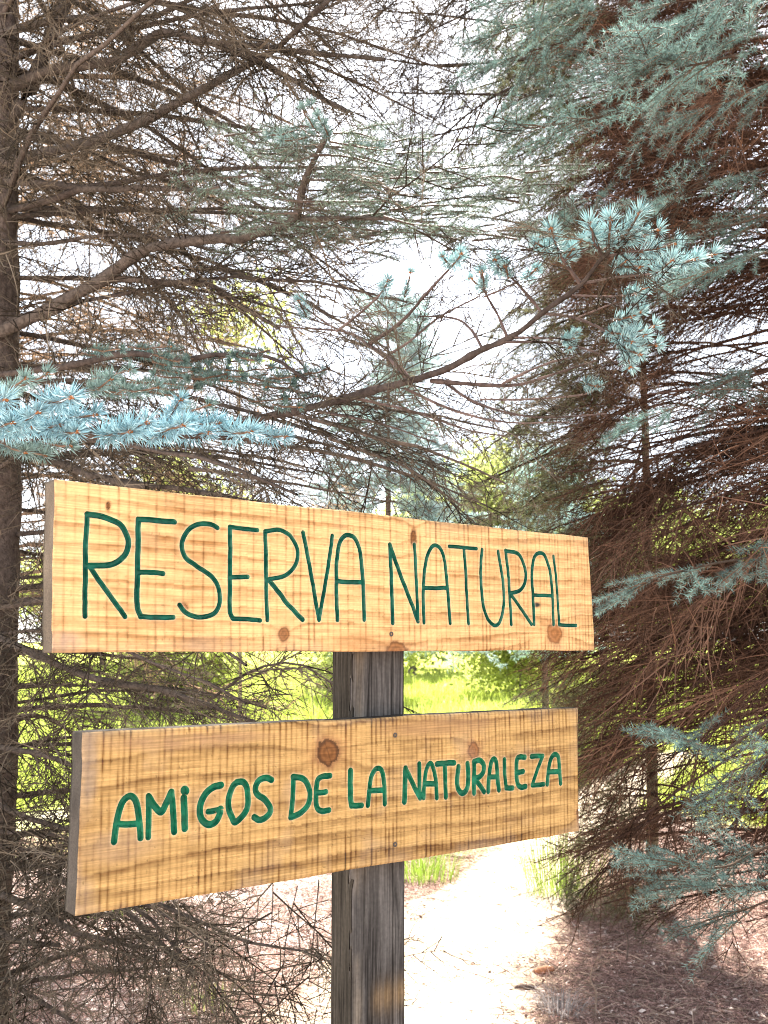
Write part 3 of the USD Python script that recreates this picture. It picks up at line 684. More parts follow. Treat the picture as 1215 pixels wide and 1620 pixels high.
def limb(parent, P, r0, r1, rng, sides=7, n=None, col=BR, name='limb', wob=.012, cap=True):
    P = np.asarray(P, float); ln = np.linalg.norm(np.diff(P, axis=0), axis=1).sum()
    n = n or max(8, int(ln / .07))
    Q = catmull(P, n)
    w = np.cumsum(rng.normal(0, 1, (n, 3)), 0); w -= np.linspace(0, 1, n)[:, None] * w[-1]
    Q = Q + w * wob * ln / max(6, n) * .5
    R = np.linspace(r0, r1, n) * (1 + .10 * rng.normal(0, 1, n))
    v, f = tube(Q, R, sides, cap)
    v = v + (meshkit.noise(v * 45, 5)[:, None] - .5) * r0 * .35
    nn = meshkit.fbm(v * np.array([30, 30, 30]), 3, 8)[:, None]
    obj(name, (v, f), M['bark'], parent, np.asarray(col) * (.6 + .8 * nn), smooth=True)
    return Q
def along(Q, n, rng, lo=.05, hi=1.0):
    seg = np.linalg.norm(np.diff(Q, axis=0), axis=1); cum = np.r_[0, np.cumsum(seg)] / seg.sum()
    a = lo + (hi - lo) * rng.random(n)
    p = np.stack([np.interp(a, cum, Q[:, k]) for k in range(3)], -1)
    mid = .5 * (cum[1:] + cum[:-1])
    t = unit(np.stack([np.interp(a, mid, np.diff(Q, axis=0)[:, k] / seg) for k in range(3)], -1))
    return a, p, t
class Cloud:
    """Collects copies of a tree's twigs or sprays before they become one part of it."""
    def __init__(s): s.p, s.R, s.s, s.i = [], [], [], []
    def put(s, p, x, z, sc, idx):
        s.p.append(np.atleast_2d(p)); s.R.append(frame_from(np.atleast_2d(x), np.atleast_2d(z))); s.s.append(np.atleast_1d(sc)); s.i.append(np.atleast_1d(idx))
    def fringe(s, Q, n, rng, kinds, ang=(40, 80), droop=.15, scale=(.5, 1.0), lo=.05, hi=1.0, taper=.5, roll=.5, keep=None, flat=.75):
        a, p, t = along(Q, n, rng, lo, hi)
        upv = unit(np.array([0, 0, 1.0]) - t * t[:, 2:])
        sidev = np.cross(t, upv)
        ph = np.where(rng.random(n) < flat, np.where(rng.random(n) < .5, 0, np.pi) + rng.normal(0, .35, n), rng.random(n) * 2 * np.pi)
        nrm = np.cos(ph)[:, None] * sidev + np.sin(ph)[:, None] * upv
        th = np.radians(rng.uniform(*ang, n))[:, None]
        x = np.cos(th) * t + np.sin(th) * nrm + np.array([0, 0, -1.0]) * droop * (.4 + rng.random((n, 1)))
        z = upv + rng.normal(0, roll, (n, 3))
        sc = rng.uniform(*scale, n) * (1 - taper * a)
        idx = rng.choice(kinds, n)
        if keep is not None:
            m = keep(p + unit(x) * .55 * sc[:, None], a) & keep(p, a); p, x, z, sc, idx = p[m], x[m], z[m], sc[m], idx[m]
        if len(p): s.put(p, x, z, sc, idx)
    def build(s, name, parent, protos, vary=.3, **kw):
        """All copies become ONE mesh: thousands of loose twigs that nobody could count."""
        if not s.p: return
        p, R, sc, ix = np.vstack(s.p), np.concatenate(s.R), np.concatenate(s.s), np.concatenate(s.i)
        k = np.exp(np.random.default_rng(len(p)).normal(-vary ** 2 * .5, vary, len(p))).clip(.3, 1.9)
        V, Fs, C, n = [], [], [], 0
        for i, ((v, f), m, col, _) in enumerate(protos):
            w = np.where(ix == i)[0]
            if not len(w): continue
            q = np.einsum('nij,vj->nvi', R[w] * sc[w][:, None, None], v) + p[w][:, None]
            V.append(q.reshape(-1, 3)); Fs.append((f[None] + (np.arange(len(w)) * len(v))[:, None, None]).reshape(-1, 3) + n); n += len(w) * len(v)
            C.append((col[None] * k[w][:, None, None]).reshape(-1, 3))
        Fs = np.vstack(Fs); COUNT.append((name, len(p), len(Fs)))
        return obj(name, (np.vstack(V), Fs), protos[0][1], parent, np.vstack(C), kind='stuff')
COUNT = []
def proto(mb, m): return (mb.get(), m, mb.col(), False)
def trunk(parent, P, R, rng, col, sides=16, seed=0):
    Q = catmull(P, 60); Rr = np.interp(np.linspace(0, 1, 60), np.linspace(0, 1, len(R)), R)
    v, f = tube(Q, Rr, sides)
    nb = meshkit.fbm(v * np.array([14, 14, 5]), 4, seed + 1)[:, None]; ax = np.repeat(Q, sides, 0); out = unit(v - ax)
    v = v + out * (nb - .5) * np.repeat(Rr, sides)[:, None] * .35
    obj('trunk', (v, f), M['bark'], parent, np.asarray(col) * (.5 + 1.0 * nb), smooth=True)
def PX(*pts):
    return np.array([W(*p) for p in pts])
exec_parts = True
GREYBR, REDBR, GOLDBR = np.array([.062, .050, .037]), np.array([.064, .036, .024]), np.array([.20, .135, .085])
DEAD_GREY = [proto(dead_branchlet(100 + i, .55, 52, .10, 3, 12, GREYBR, .46, .0040, 1.3), M['twig']) for i in range(8)]
DEAD_GOLD = [proto(dead_branchlet(120 + i, .6, 52, .14, 3, 11, GOLDBR, thick=1.7), M['twig']) for i in range(6)]
HAIR = [proto(dead_branchlet(140 + i, .72, 20, .14, 2, 14, REDBR, .62, .0036, 1.15, .20), M['twig']) for i in range(8)]
OLIVE = [proto(spray(160 + i, .32, 7, 150, .024, (.075, .085, .042), (.19, .20, .11), .25, .12, .0042), M['needle_old']) for i in range(5)]
MID = [proto(spray(170 + i, .21, 6, 720, .019, (.036, .064, .058), (.150, .235, .215), .10, .0, .0014, .5), M['needle_old']) for i in range(6)]
FARBLUE = [proto(spray(180 + i, .45, 7, 75, .05, (.30, .43, .45), (.56, .70, .70), .10, .0, .012), M['needle_old']) for i in range(3)]

def whorls(tree, base, h0, h1, step, per, length, rng, az, r=.014, rise=.15, sag=.35, name='limb', col=BR, sides=5, curl=.0, cut=None):
    """Rings of limbs up a trunk; returns their centre lines."""
    out, h = [], h0
    while h < h1:
        for k in range(per):
            a = math.radians(rng.uniform(*az)); L = length(h) * rng.uniform(.75, 1.12)
            hh = h + rng.uniform(-.5, .5) * step
            t = np.linspace(0, 1, 7)[:, None]
            side = np.array([-math.sin(a), math.cos(a), 0]) * rng.normal(0, .12) * L
            P = np.array([base[0], base[1], hh]) + np.array([math.cos(a), math.sin(a), 0]) * L * t + np.array([0, 0, 1]) * (rise * L * t - sag * L * t ** 2 + curl * L * t ** 4) + side * t ** 2
            P = P[P[:, 2] > hills(P[:, 0], P[:, 1]) + .04] if P[-1, 2] < .1 else P
            if cut is not None:
                P = catmull(P, 14); bad = np.where(~cut(P))[0]
                if len(bad): P = P[:bad[0]]
            if len(P) < 3 or np.linalg.norm(P[-1] - P[0]) < .3: continue
            out.append((limb(tree, P, r * (.7 + .6 * rng.random()) * (L / length(h0)) ** .5, .003, rng, sides, 12, col, name, .09, False), h))
        h += step
    return out

# ---- the bare spruce at the left, close by
rng = np.random.default_rng(5)
b1 = np.array([-1.40, 3.4, 0.0]); b1[2] = float(hills(b1[0], b1[1])) - .05
t1 = thing('spruce_tree', 'large bare-limbed blue spruce at the left edge, with blue shoots hanging before the signpost', 'tree', b1)
trunk(t1, [b1, b1 + [.02, .02, 1.5], b1 + [-.02, .03, 3.2], b1 + [-.06, .05, 5.6]], [.125, .105, .09, .05], rng, (.085, .065, .054), 20, 3)
c1 = Cloud()
LEFT = [
 ([(-15,262,3.38),(75,242,3.28),(150,222,3.2),(215,195,3.12),(280,160,3.02),(350,125,2.95),(425,85,2.9),(470,47,2.8),(520,0,2.75)], .020, .007, 26),
 ([(-10,150,3.4),(40,130,3.4),(80,112,3.35),(130,102,3.3),(185,90,3.25),(235,60,3.2),(265,48,3.15),(330,65,3.05),(400,70,3.0),(480,82,2.9),(610,94,2.8)], .024, .006, 30),
 ([(330,65,3.05),(400,92,3.0),(450,120,2.9),(500,150,2.85),(550,178,2.8)], .013, .006, 26),
 ([(-15,285,3.4),(100,295,3.3),(165,300,3.2),(280,300,3.05),(350,303,3.0)], .017, .006, 18),
 ([(-15,540,3.4),(30,515,3.3),(75,495,3.2),(125,470,3.1),(170,445,3.0),(190,425,2.95),(235,395,2.8),(320,380,2.7),(380,375,2.6),(440,357,2.5),(470,340,2.42),(487,280,2.36),(520,208,2.3)], .026, .007, 18),
 ([(458,350,2.45),(530,347,2.4),(600,345,2.3),(690,352,2.2)], .008, .003, 8),
 ([(180,440,3.0),(250,447,2.95),(320,445,2.9),(380,480,2.8),(440,520,2.7)], .011, .004, 14),
 ([(300,425,3.1),(360,428,3.0),(425,450,2.9),(475,470,2.8),(560,520,2.7)], .007, .003, 12),
 ([(-20,700,3.3),(95,730,3.0),(140,750,2.9),(210,765,2.8),(300,775,2.7),(430,800,2.6)], .016, .006, 26),
 ([(-20,1005,3.3),(70,1040,3.1),(150,1072,3.0),(250,1090,2.9),(330,1115,2.85),(420,1150,2.8)], .015, .005, 30),
 ([(-20,1180,3.2),(60,1195,3.1),(115,1215,3.0),(190,1250,2.9)], .010, .004, 14),
 ([(-20,1265,3.2),(60,1300,3.1),(120,1312,3.0),(200,1330,2.9)], .010, .004, 14),
 ([(-20,1410,3.2),(60,1440,3.1),(120,1476,3.0),(190,1490,2.95),(240,1500,2.9)], .013, .005, 14),
 ([(-20,1462,3.2),(35,1490,3.1),(95,1495,3.05)], .013, .007, 4),
 ([(60,1385,3.1),(170,1420,3.0),(215,1455,2.95),(260,1500,2.9),(308,1542,2.85)], .011, .009, 12),
 ([(150,1400,3.0),(230,1450,2.9),(285,1508,2.82)], .007, .005, 8),
 ([(250,1430,2.9),(330,1462,2.8),(400,1490,2.7),(480,1505,2.65),(560,1540,2.6)], .006, .0025, 12),
 ([(505,1390,2.75),(500,1450,2.7),(488,1560,2.65)], .0022, .001, 4), ([(432,1390,2.75),(430,1440,2.7),(426,1492,2.7)], .002, .001, 3), ([(327,1460,2.7),(320,1550,2.65),(311,1630,2.6)], .0026, .0012, 6), ([(470,1400,2.75),(455,1480,2.7),(438,1600,2.65)], .002, .001, 4), ([(250,1440,2.8),(244,1530,2.75),(232,1625,2.7)], .0024, .001, 5),
 ([(330,1110,2.9),(400,1060,2.8),(470,1050,2.7),(530,1085,2.65)], .005, .002, 10),
 ([(-10,215,3.4),(35,165,3.42),(60,110,3.44),(85,50,3.46),(112,-20,3.5)], .030, .024, 18),
 ([(-20,60,3.4),(100,30,3.3),(220,25,3.2),(330,-10,3.1)], .016, .006, 26),
 ([(-20,380,3.4),(60,385,3.3),(150,372,3.2),(260,380,3.1),(360,402,3.0)], .010, .004, 16),
 ([(-20,610,3.4),(100,600,3.2),(220,615,3.0),(360,640,2.9),(520,690,2.8)], .011, .004, 22),
]
for P, r0, r1, nt in LEFT:
    Q = limb(t1, PX(*P), r0, r1, rng, 8, None, (.060, .048, .040), 'limb', .06)
    c1.fringe(Q, int(nt * (1.35 if P[0][1] > 900 else 1.4)), rng, range(8), (35, 85), .12, (.45, 1.0), .05, 1.0, .35, .6, None, .6)
def seen_at(p):
    rel = p - CAM; d = np.maximum(rel[:, 1] * _c + rel[:, 2] * _s, .05); u = -rel[:, 1] * _s + rel[:, 2] * _c
    return 607.5 + F_PX * rel[:, 0] / d, CY - F_PX * u / d
def open_left(p, m=0):
    px, py = seen_at(p)
    return (px + m < np.interp(py, [-200, 420, 700, 1000, 1120, 1320, 1400, 1620], [860, 760, 680, 560, 530, 520, 470, 430])) & (p[:, 1] > 1.6)
def in_view(p, a):
    return open_left(p) & in_frame(p, a)
def in_frame(p, a):
    d = p[:, 1]; px = 607.5 + p[:, 0] / np.maximum(d, .1) * F_PX
    return (d > 2.05) & (px > -260) & (px < 1300)
wl = whorls(t1, b1, .35, 4.9, .33, 5, lambda h: np.interp(h, [0, 2.2, 3.2], [2.2, 2.4, 3.0]), rng, (-60, 95), .011, .12, .32, col=(.055, .043, .036), cut=lambda p: open_left(p, 90))
for Q, h in wl:
    c1.fringe(Q, 15, rng, range(8), (35, 80), .15, (.5, 1.05), .08, 1.0, .4, .6, in_view, .65)
for P, r0, n_ in [([(430,640,2.3),(560,680,2.2),(700,720,2.1),(800,765,2.05)], .006, 34), ([(380,700,2.5),(540,725,2.4),(690,770,2.3),(770,800,2.25)], .006, 34), ([(420,610,2.6),(560,640,2.5),(700,660,2.4),(820,690,2.3)], .005, 28), ([(300,740,2.7),(450,760,2.6),(600,790,2.5)], .006, 26), ([(520,690,2.3),(640,740,2.2),(730,800,2.15)], .004, 18)]:
    Q = limb(t1, PX(*P), r0, .0018, rng, 5, None, (.085, .065, .052), 'limb', .07)
    c1.fringe(Q, int(n_ * .5), rng, range(8), (25, 80), .05, (.3, .75), .05, 1.0, .3, .6, None, .6)
tq = catmull([b1 + [0, 0, .3], b1 + [.02, .02, 1.5], b1 + [-.02, .03, 3.2], b1 + [-.05, .05, 4.9]], 40)
c1.fringe(tq, 150, rng, range(8), (65, 100), .15, (.4, .95), .02, 1.0, .1, .6, lambda p, a: (p[:, 1] > 1.7), .0)
c1.build('twigs', t1, DEAD_GREY, .6)

# the limb with blue shoots at the left, before the plank's top edge
Q = limb(t1, PX((-120, 730, 1.9), (-40, 700, 1.5), (60, 690, 1.42), (190, 690, 1.40), (300, 690, 1.40), (400, 695, 1.42)), .007, .003, rng, 7, None, (.07, .05, .04))
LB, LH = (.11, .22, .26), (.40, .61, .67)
for (px, py, dx, dy, d, big) in [(8,632,-60,8,1.22,1.15),(112,628,-55,10,1.24,1.2),(60,652,-50,20,1.27,1.0),(286,632,-30,40,1.38,.85),(232,668,-60,10,1.28,1.15),(289,672,-55,12,1.30,1.1),(205,682,-60,6,1.30,1.1),(150,655,-70,0,1.33,1.0),(396,682,-60,0,1.36,1.1),(452,690,-75,-12,1.42,.9),(345,668,-70,-2,1.40,1.0),(122,682,-55,-4,1.33,.9),(50,676,-60,2,1.33,1.0),(20,668,-60,6,1.30,1.0),(95,672,-70,3,1.36,1.0),(330,684,-60,2,1.38,.9),(258,690,-50,-4,1.36,.8),(-10,655,-60,0,1.3,1.1)]:
    tip = W(px, py, d); bs = W(px + dx * .8, py + dy * .8, d + .075)
    shoot(t1, bs, tip, rng, .0245 * big, LB, LH, 2500, True)
for (px, py, dx, dy, d) in [(175,600,-40,20,1.55),(205,585,-60,15,1.6),(40,598,-50,30,1.5),(75,590,-60,25,1.6),(70,720,-50,-20,1.5),(40,715,-50,-25,1.5),(110,705,-60,-15,1.45),(330,640,-60,10,1.6),(250,612,-60,5,1.65)]:
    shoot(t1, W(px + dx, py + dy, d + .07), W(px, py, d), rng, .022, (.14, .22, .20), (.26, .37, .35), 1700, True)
# darker sprigs a little farther back
rngs = np.random.default_rng(77)
Q = limb(t1, PX((-60, 600, 2.6), (100, 580, 2.2), (200, 560, 2.05), (280, 570, 2.0), (345, 562, 1.95), (425, 565, 1.9), (485, 600, 1.85)), .008, .003, rng, 7, None, (.045, .035, .03))
for k in range(44):
    px = rngs.uniform(180, 490); py = 548 + 75 * rngs.random() + 20 * (px > 420); d = 1.85 + .3 * rngs.random()
    dx, dy = rngs.choice([-1, 1], p=[.35, .65]) * rngs.uniform(40, 75), rngs.uniform(-8, 18)
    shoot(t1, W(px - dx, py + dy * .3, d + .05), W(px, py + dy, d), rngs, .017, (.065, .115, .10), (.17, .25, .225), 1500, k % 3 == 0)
# the sprigs that hang like combs from the bent limb near the top
def G_(x, y): return (380 + x / 3.797, 100 + y / 3.797)
COMBS = [[(520,400),(350,380),(150,455)], [(460,550),(280,590),(0,530)], [(460,550),(640,560),(800,600),(1000,650)], [(540,470),(700,500),(880,530)], [(440,640),(600,635),(800,650),(960,680)], [(400,760),(230,720),(0,650)], [(400,765),(600,760),(900,740)], [(380,830),(200,810),(0,760)], [(380,830),(560,830),(900,830)], [(330,930),(560,920),(800,930)], [(480,500),(300,500),(120,520),(-60,470)], [(510,440),(300,420),(120,360)], [(350,900),(150,900),(-80,860)], [(420,700),(640,700),(860,690)], [(560,420),(700,420),(860,470)], [(900,880),(1060,860),(1300,850),(1480,860)], [(860,920),(1050,970),(1250,980),(1500,1010)], [(870,760),(1050,720),(1250,690),(1420,700)], [(900,690),(1050,690),(1250,760)]]
for k in range(110):
    x0, y0 = rngs.uniform(330, 850), 0; y0 = rngs.uniform(205, 400) if x0 < 650 else rngs.uniform(260, 400)
    w, sl = rngs.choice([-1, 1]) * rngs.uniform(50, 130), rngs.normal(0, 14)
    COMBS.append([((x0 - 380) * 3.797, (y0 - 100) * 3.797), ((x0 + w * .5 - 380) * 3.797, (y0 + sl * .5 - 3 - 100) * 3.797), ((x0 + w - 380) * 3.797, (y0 + sl - 100) * 3.797)])
for j, cmb in enumerate(COMBS):
    pts = [G_(*q) for q in cmb]; d0 = 2.32 + (.1 * rngs.normal() if j < 19 else .5 * rngs.random())
    P = catmull(PX(*[(x, y, d0 + .03 * i) for i, (x, y) in enumerate(pts)]), 14)
    mb = MB(); mb.tube(P, np.linspace(.0034, .0014, 14), 4, (.075, .055, .045))
    ln = np.linalg.norm(np.diff(P, axis=0), axis=1).sum()
    needles(mb, P[2:], int(ln * 900), .019, rngs, (.06, .085, .062), (.19, .25, .19), .05, .0019, 1, 70, -.15)
    for s in range(3):
        a = rngs.uniform(.3, .85); p0 = P[int(a * 13)]
        q = np.array([p0, p0 + np.array([rngs.choice([-1, 1]) * .03, rngs.normal(0, .04), -.01 + .02 * rngs.normal()]), p0 + np.array([rngs.choice([-1, 1]) * .08, rngs.normal(0, .06), .03 * rngs.normal()])])
        mb.tube(q, [.0014, .0011, .0007], 3, (.08, .058, .045)); needles(mb, q, 75, .016, rngs, (.075, .105, .08), (.20, .26, .21), .1, .0013, 1, 66, -.1)
    obj('shoot', mb.get(), M['needle'], t1, mb.col())
for (px, py, bx, by) in [(492,165,515,205),(478,172,505,212),(503,182,520,215),(512,196,522,222),(425,214,470,205),(445,222,490,215),(600,232,560,228)]:
    shoot(t1, W(bx, by, 2.3), W(px, py, 2.22), rngs, .022, (.10, .17, .16), (.24, .35, .33), 1300, False)
# ---- the centre limb with its ring of blue shoots
def Z_(x, y): return (440 + x / 2.893, 420 + y / 2.893)
TW = (.085, .062, .055)
main = [(380,668,2.15),(500,643,1.95),(580,622,1.85),(648,605,1.75),(708,585,1.70),(763,555,1.66),(808,535,1.62),(858,495,1.56),(918,450,1.50),(953,410,1.46),(985,375,1.43)]
Q = limb(t1, PX(*main), .0095, .0025, rng, 8, 44, (.050, .039, .034), 'limb', .05)
SIDE = [([(648,601,1.75),(627,577,1.76),(585,548,1.8),(544,524,1.85),(440,517,1.95)], .006), ([(585,544,1.8),(634,510,1.75),(678,461,1.72),(716,420,1.68),(731,402,1.66)], .004),
 ([(613,562,1.78),(647,541,1.76),(696,501,1.74),(760,468,1.70)], .003), ([(533,524,1.85),(571,494,1.8),(602,465,1.75),(614,446,1.72)], .003), ([(765,555,1.66),(744,520,1.68),(716,503,1.72),(661,500,1.78)], .003),
 ([(803,534,1.62),(786,496,1.62),(765,458,1.62),(760,425,1.6)], .003), ([(858,495,1.56),(820,450,1.56),(795,425,1.56),(783,412,1.55)], .003), ([(682,603,1.74),(737,607,1.70),(813,610,1.66),(870,594,1.62),(945,570,1.6)], .005),
 ([(794,608,1.66),(830,590,1.62),(870,574,1.6),(907,565,1.58)], .003), ([(918,450,1.5),(890,410,1.47),(880,385,1.45),(872,366,1.44)], .0032), ([(955,408,1.46),(941,385,1.43),(938,370,1.42),(932,356,1.41)], .003),
 ([(955,407,1.46),(985,400,1.44),(1015,396,1.42),(1060,385,1.42)], .0022), ([(925,448,1.5),(980,438,1.46),(1040,432,1.43),(1090,415,1.42)], .0026), ([(905,467,1.51),(960,469,1.5),(990,467,1.48)], .0018),
 ([(860,496,1.56),(910,503,1.53),(960,524,1.5),(985,537,1.48)], .0026), ([(815,534,1.61),(865,535,1.58),(898,535,1.55)], .0022), ([(800,541,1.62),(870,542,1.58),(930,553,1.54),(978,575,1.5)], .0024),
 ([(910,504,1.53),(945,490,1.5),(975,478,1.49)], .0016), ([(960,522,1.5),(990,508,1.48),(1010,500,1.47)], .0016), ([(890,415,1.47),(915,400,1.47),(950,388,1.47)], .0014), ([(765,470,1.62),(800,455,1.6),(850,428,1.57)], .0018),
 ([(530,520,1.86),(500,500,1.9),(475,480,1.9)], .0022), ([(700,603,1.73),(760,640,1.7),(850,660,1.66),(960,655,1.62)], .003), ([(760,632,1.7),(830,632,1.66),(920,625,1.62),(944,612,1.6)], .0022), ([(640,615,1.8),(720,650,1.75),(800,668,1.7),(900,668,1.65)], .003),
 ([(560,630,1.88),(650,650,1.85),(740,680,1.8),(800,690,1.76)], .003), ([(500,650,1.95),(600,670,1.9),(690,700,1.85)], .003)]
cc_ = Cloud()
for P, r in SIDE:
    Qs = limb(t1, PX(*P), r, .0012, rng, 5, 14, np.array(TW) * (.8 + .5 * rng.random()), 'twig', .01)
    cc_.fringe(Qs, 5, rng, range(8), (30, 75), .03, (.14, .36), .15, .95, .3, .6, None, .5)
cc_.fringe(Q, 34, rng, range(6), (40, 80), .05, (.25, .7), .02, .6, .5, .6, None, .6)
cc_.build('twigs', t1, DEAD_GREY, .5)
CB, CH = (.14, .27, .29), (.46, .65, .66)
for (px, py, bx, by, d, dd, nl) in [(872,362,886,400,1.42,.05,.0235),(932,352,946,385,1.40,.05,.0235),(966,346,962,392,1.40,.05,.0225),(1012,336,985,375,1.40,.04,.024),(985,372,955,395,1.43,.03,.020),(1042,362,985,378,1.42,.03,.0205),(1020,372,975,382,1.43,.03,.0205),(1070,384,1010,399,1.41,.02,.0205),(1063,411,1035,432,1.39,.05,.0235),(1100,409,1060,420,1.40,.04,.0225),(1128,402,1085,414,1.41,.03,.021),
 (905,395,890,415,1.46,.03,.019),(850,385,870,395,1.46,.03,.019),(920,380,905,400,1.46,.03,.018),(1012,421,975,420,1.44,.03,.0185),(992,412,972,425,1.44,.03,.0175),(1022,455,990,468,1.45,.03,.0195),(1008,465,985,468,1.46,.02,.0185),(1015,492,980,505,1.46,.02,.0185),(1000,500,970,506,1.46,.02,.0175),(1035,515,985,530,1.45,.02,.019),(1020,530,985,535,1.45,.02,.0205),(1040,545,990,545,1.45,.02,.019),(1000,540,975,532,1.45,.04,.0205),(985,528,960,524,1.47,.03,.018),(998,580,990,550,1.46,.03,.0185),(1012,560,985,548,1.45,.03,.019),
 (945,610,925,606,1.58,.03,.0185),(910,527,898,540,1.53,.02,.014),(902,548,900,532,1.52,.03,.016),(905,536,890,538,1.53,.02,.014),(730,401,716,420,1.62,.05,.021),(783,411,797,430,1.52,.05,.0215),(848,426,830,440,1.54,.04,.018),(614,444,604,462,1.68,.05,.0205),(473,476,485,500,1.88,.05,.021),(700,405,712,420,1.66,.03,.017),(762,430,768,455,1.58,.03,.018),(800,420,805,440,1.53,.02,.015),(745,440,770,462,1.62,.02,.013),(650,430,640,470,1.75,.02,.013)]:
    shoot(t1, W(bx, by, d + dd), W(px, py, d), rng, nl, CB, CH, 2700, True, 'shoot', .15)
# ---- bare spruce behind it
rng = np.random.default_rng(6)
b2 = np.array([-2.75, 6.6, 0.0]); b2[2] = float(hills(b2[0], b2[1])) - .05
t2 = thing('spruce_tree', 'sunlit bare spruce behind the nearest left tree, its golden-brown dead limbs crossing the sky', 'tree', b2)
trunk(t2, [b2, b2 + [.02, .02, 3], b2 + [-.02, .03, 7.5]], [.14, .11, .05], rng, (.10, .07, .055), 16, 4)
c2 = Cloud()
wl = whorls(t2, b2, 1.9, 7.0, .31, 4, lambda h: 3.1 - .10 * h, rng, (-70, 60), .013, .18, .34, col=(.10, .07, .048), cut=lambda p: open_left(p, 90))
for Q, h in wl:
    c2.fringe(Q, 15, rng, range(6), (35, 80), .15, (.6, 1.25), .08, 1.0, .35, .6, in_view, .65)
c2.build('twigs', t2, DEAD_GOLD, .55)

# ---- dense reddish spruce at the right
rng = np.random.default_rng(8)
b3 = np.array([2.25, 4.5, 0.0]); b3[2] = float(hills(b3[0], b3[1])) - .05
t3 = thing('spruce_tree', 'dense spruce filling the right edge, a thicket of reddish dead twigs with blue-green sprays', 'tree', b3)
trunk(t3, [b3, b3 + [.02, .02, 3], b3 + [-.02, .03, 7.5]], [.15, .11, .05], rng, (.13, .09, .075), 16, 5)
c3 = Cloud()
def gaps(p, seed):
    q = np.asarray(p) @ np.array([[.94, 0, .34], [0, 1, 0], [-.34, 0, .94]]).T   # clumps stretched the way the boughs run
    return meshkit.fbm(q * np.array([1.3, 1.3, 5.5]), 3, seed)
def ragged(p, seed, amt): return amt * 2 * (meshkit.fbm(np.asarray(p) * np.array([2.2, 2.2, 4.5]), 3, seed) - .5)
def limit3(p):
    qx, qy = seen_at(p); return (qx + ragged(p, 75, 110) > np.interp(p[:, 2], [0, 1, 1.5, 2.2, 3.0, 4.2], [910, 915, 905, 905, 925, 965])) & (qy < 1440) & (p[:, 1] > 1.9)
def edge3(p, a):
    qx, qy = seen_at(p)
    d = p[:, 1]; px = 607.5 + p[:, 0] / np.maximum(d, .1) * F_PX; lim = np.interp(p[:, 2], [0, 1, 1.5, 2.2, 3.0, 4.2], [910, 915, 905, 905, 925, 965]) - 20
    return (d > 1.9) & (px + ragged(p, 75, 130) > lim) & (px < 1420) & (qy < 1415 + 40 * np.sin(qx * .05)) & (gaps(p, 71) > np.interp(p[:, 2], [1.2, 1.9], [.475, .425]))
wl = whorls(t3, b3, .45, 5.6, .20, 7, lambda h: 2.35 - .09 * h, rng, (120, 262), .010, .06, .38, col=(.055, .032, .024), curl=.12, cut=lambda p: limit3(p))
for Q, h in wl:
    c3.fringe(Q, 27, rng, range(8), (4, 38), .12, (.6, 1.2), .05, 1.0, .3, .5, edge3, .6)
c3.build('twigs', t3, HAIR, .55)
# sprays of live needles on its outside: rows measured along the branch tips
s3 = Cloud()
ROWS = [([(1250,10,2.3),(1120,35,2.2),(1043,48,2.15)], 16), ([(1250,55,2.3),(1173,62,2.2),(1073,85,2.15)], 15), ([(1180,85,2.3),(1090,105,2.2),(1015,98,2.15)], 13), ([(1120,120,2.5),(1058,138,2.4),(985,132,2.35)], 12), ([(1110,150,2.6),(1038,165,2.5),(918,190,2.4),(835,203,2.4)], 22),
 ([(1250,255,2.6),(1150,285,2.5),(1042,318,2.4)], 14), ([(1260,385,2.0),(1190,405,1.9),(1130,425,1.85)], 12), ([(1260,545,3.0),(1180,590,2.9),(1100,630,2.8),(1008,668,2.7)], 16), ([(1260,870,2.6),(1150,890,2.5),(1060,910,2.4),(1000,928,2.4)], 16),
 ([(1270,1120,2.0),(1200,1150,1.9),(1150,1185,1.85),(1090,1172,1.8)], 14), ([(1270,1170,1.9),(1215,1195,1.85),(1155,1222,1.8)], 12), ([(1270,1320,2.0),(1200,1345,1.95),(1150,1370,1.9),(1092,1372,1.9)], 16), ([(1270,1380,1.95),(1200,1400,1.9),(1120,1400,1.9)], 12), ([(1280,1400,1.75),(1230,1420,1.7),(1190,1435,1.7)], 6),
 ([(1260,-20,2.6),(1160,-5,2.5),(1060,5,2.4)], 16), ([(1260,110,2.7),(1190,140,2.6),(1110,175,2.6)], 14), ([(1240,330,2.9),(1180,350,2.8),(1100,372,2.8)], 12), ([(960,300,3.6),(900,330,3.5),(850,350,3.5)], 10),
 ([(1000,0,3.6),(930,20,3.5),(860,30,3.4),(770,60,3.4)], 30), ([(960,50,3.6),(880,70,3.5),(780,100,3.4)], 26), ([(980,110,3.6),(900,130,3.5),(810,160,3.4)], 22), ([(1000,-30,3.4),(900,-20,3.3),(800,10,3.3)], 22)]
for P, n in ROWS:
    Q = limb(t3, PX(*P), .004, .0015, rng, 5, 12, (.055, .040, .030), 'limb', .05)
    s3.fringe(Q, int(n * (.48 if P[0][1] > 380 else .58)), rng, range(6), (20, 60), .02 if P[0][1] > 1000 else .12, (.5, .8) if P[0][2] < 2.2 else (.75, 1.15), .10, 1.0, .15, .35, None, .85)
    a, p, t = along(Q, 3, rng, .9, 1.0); s3.put(p, t + rng.normal(0, .2, (3, 3)), np.tile([0, 0, 1.0], (3, 1)), np.full(3, .75), rng.choice(6, 3))
s3.build('foliage', t3, MID)

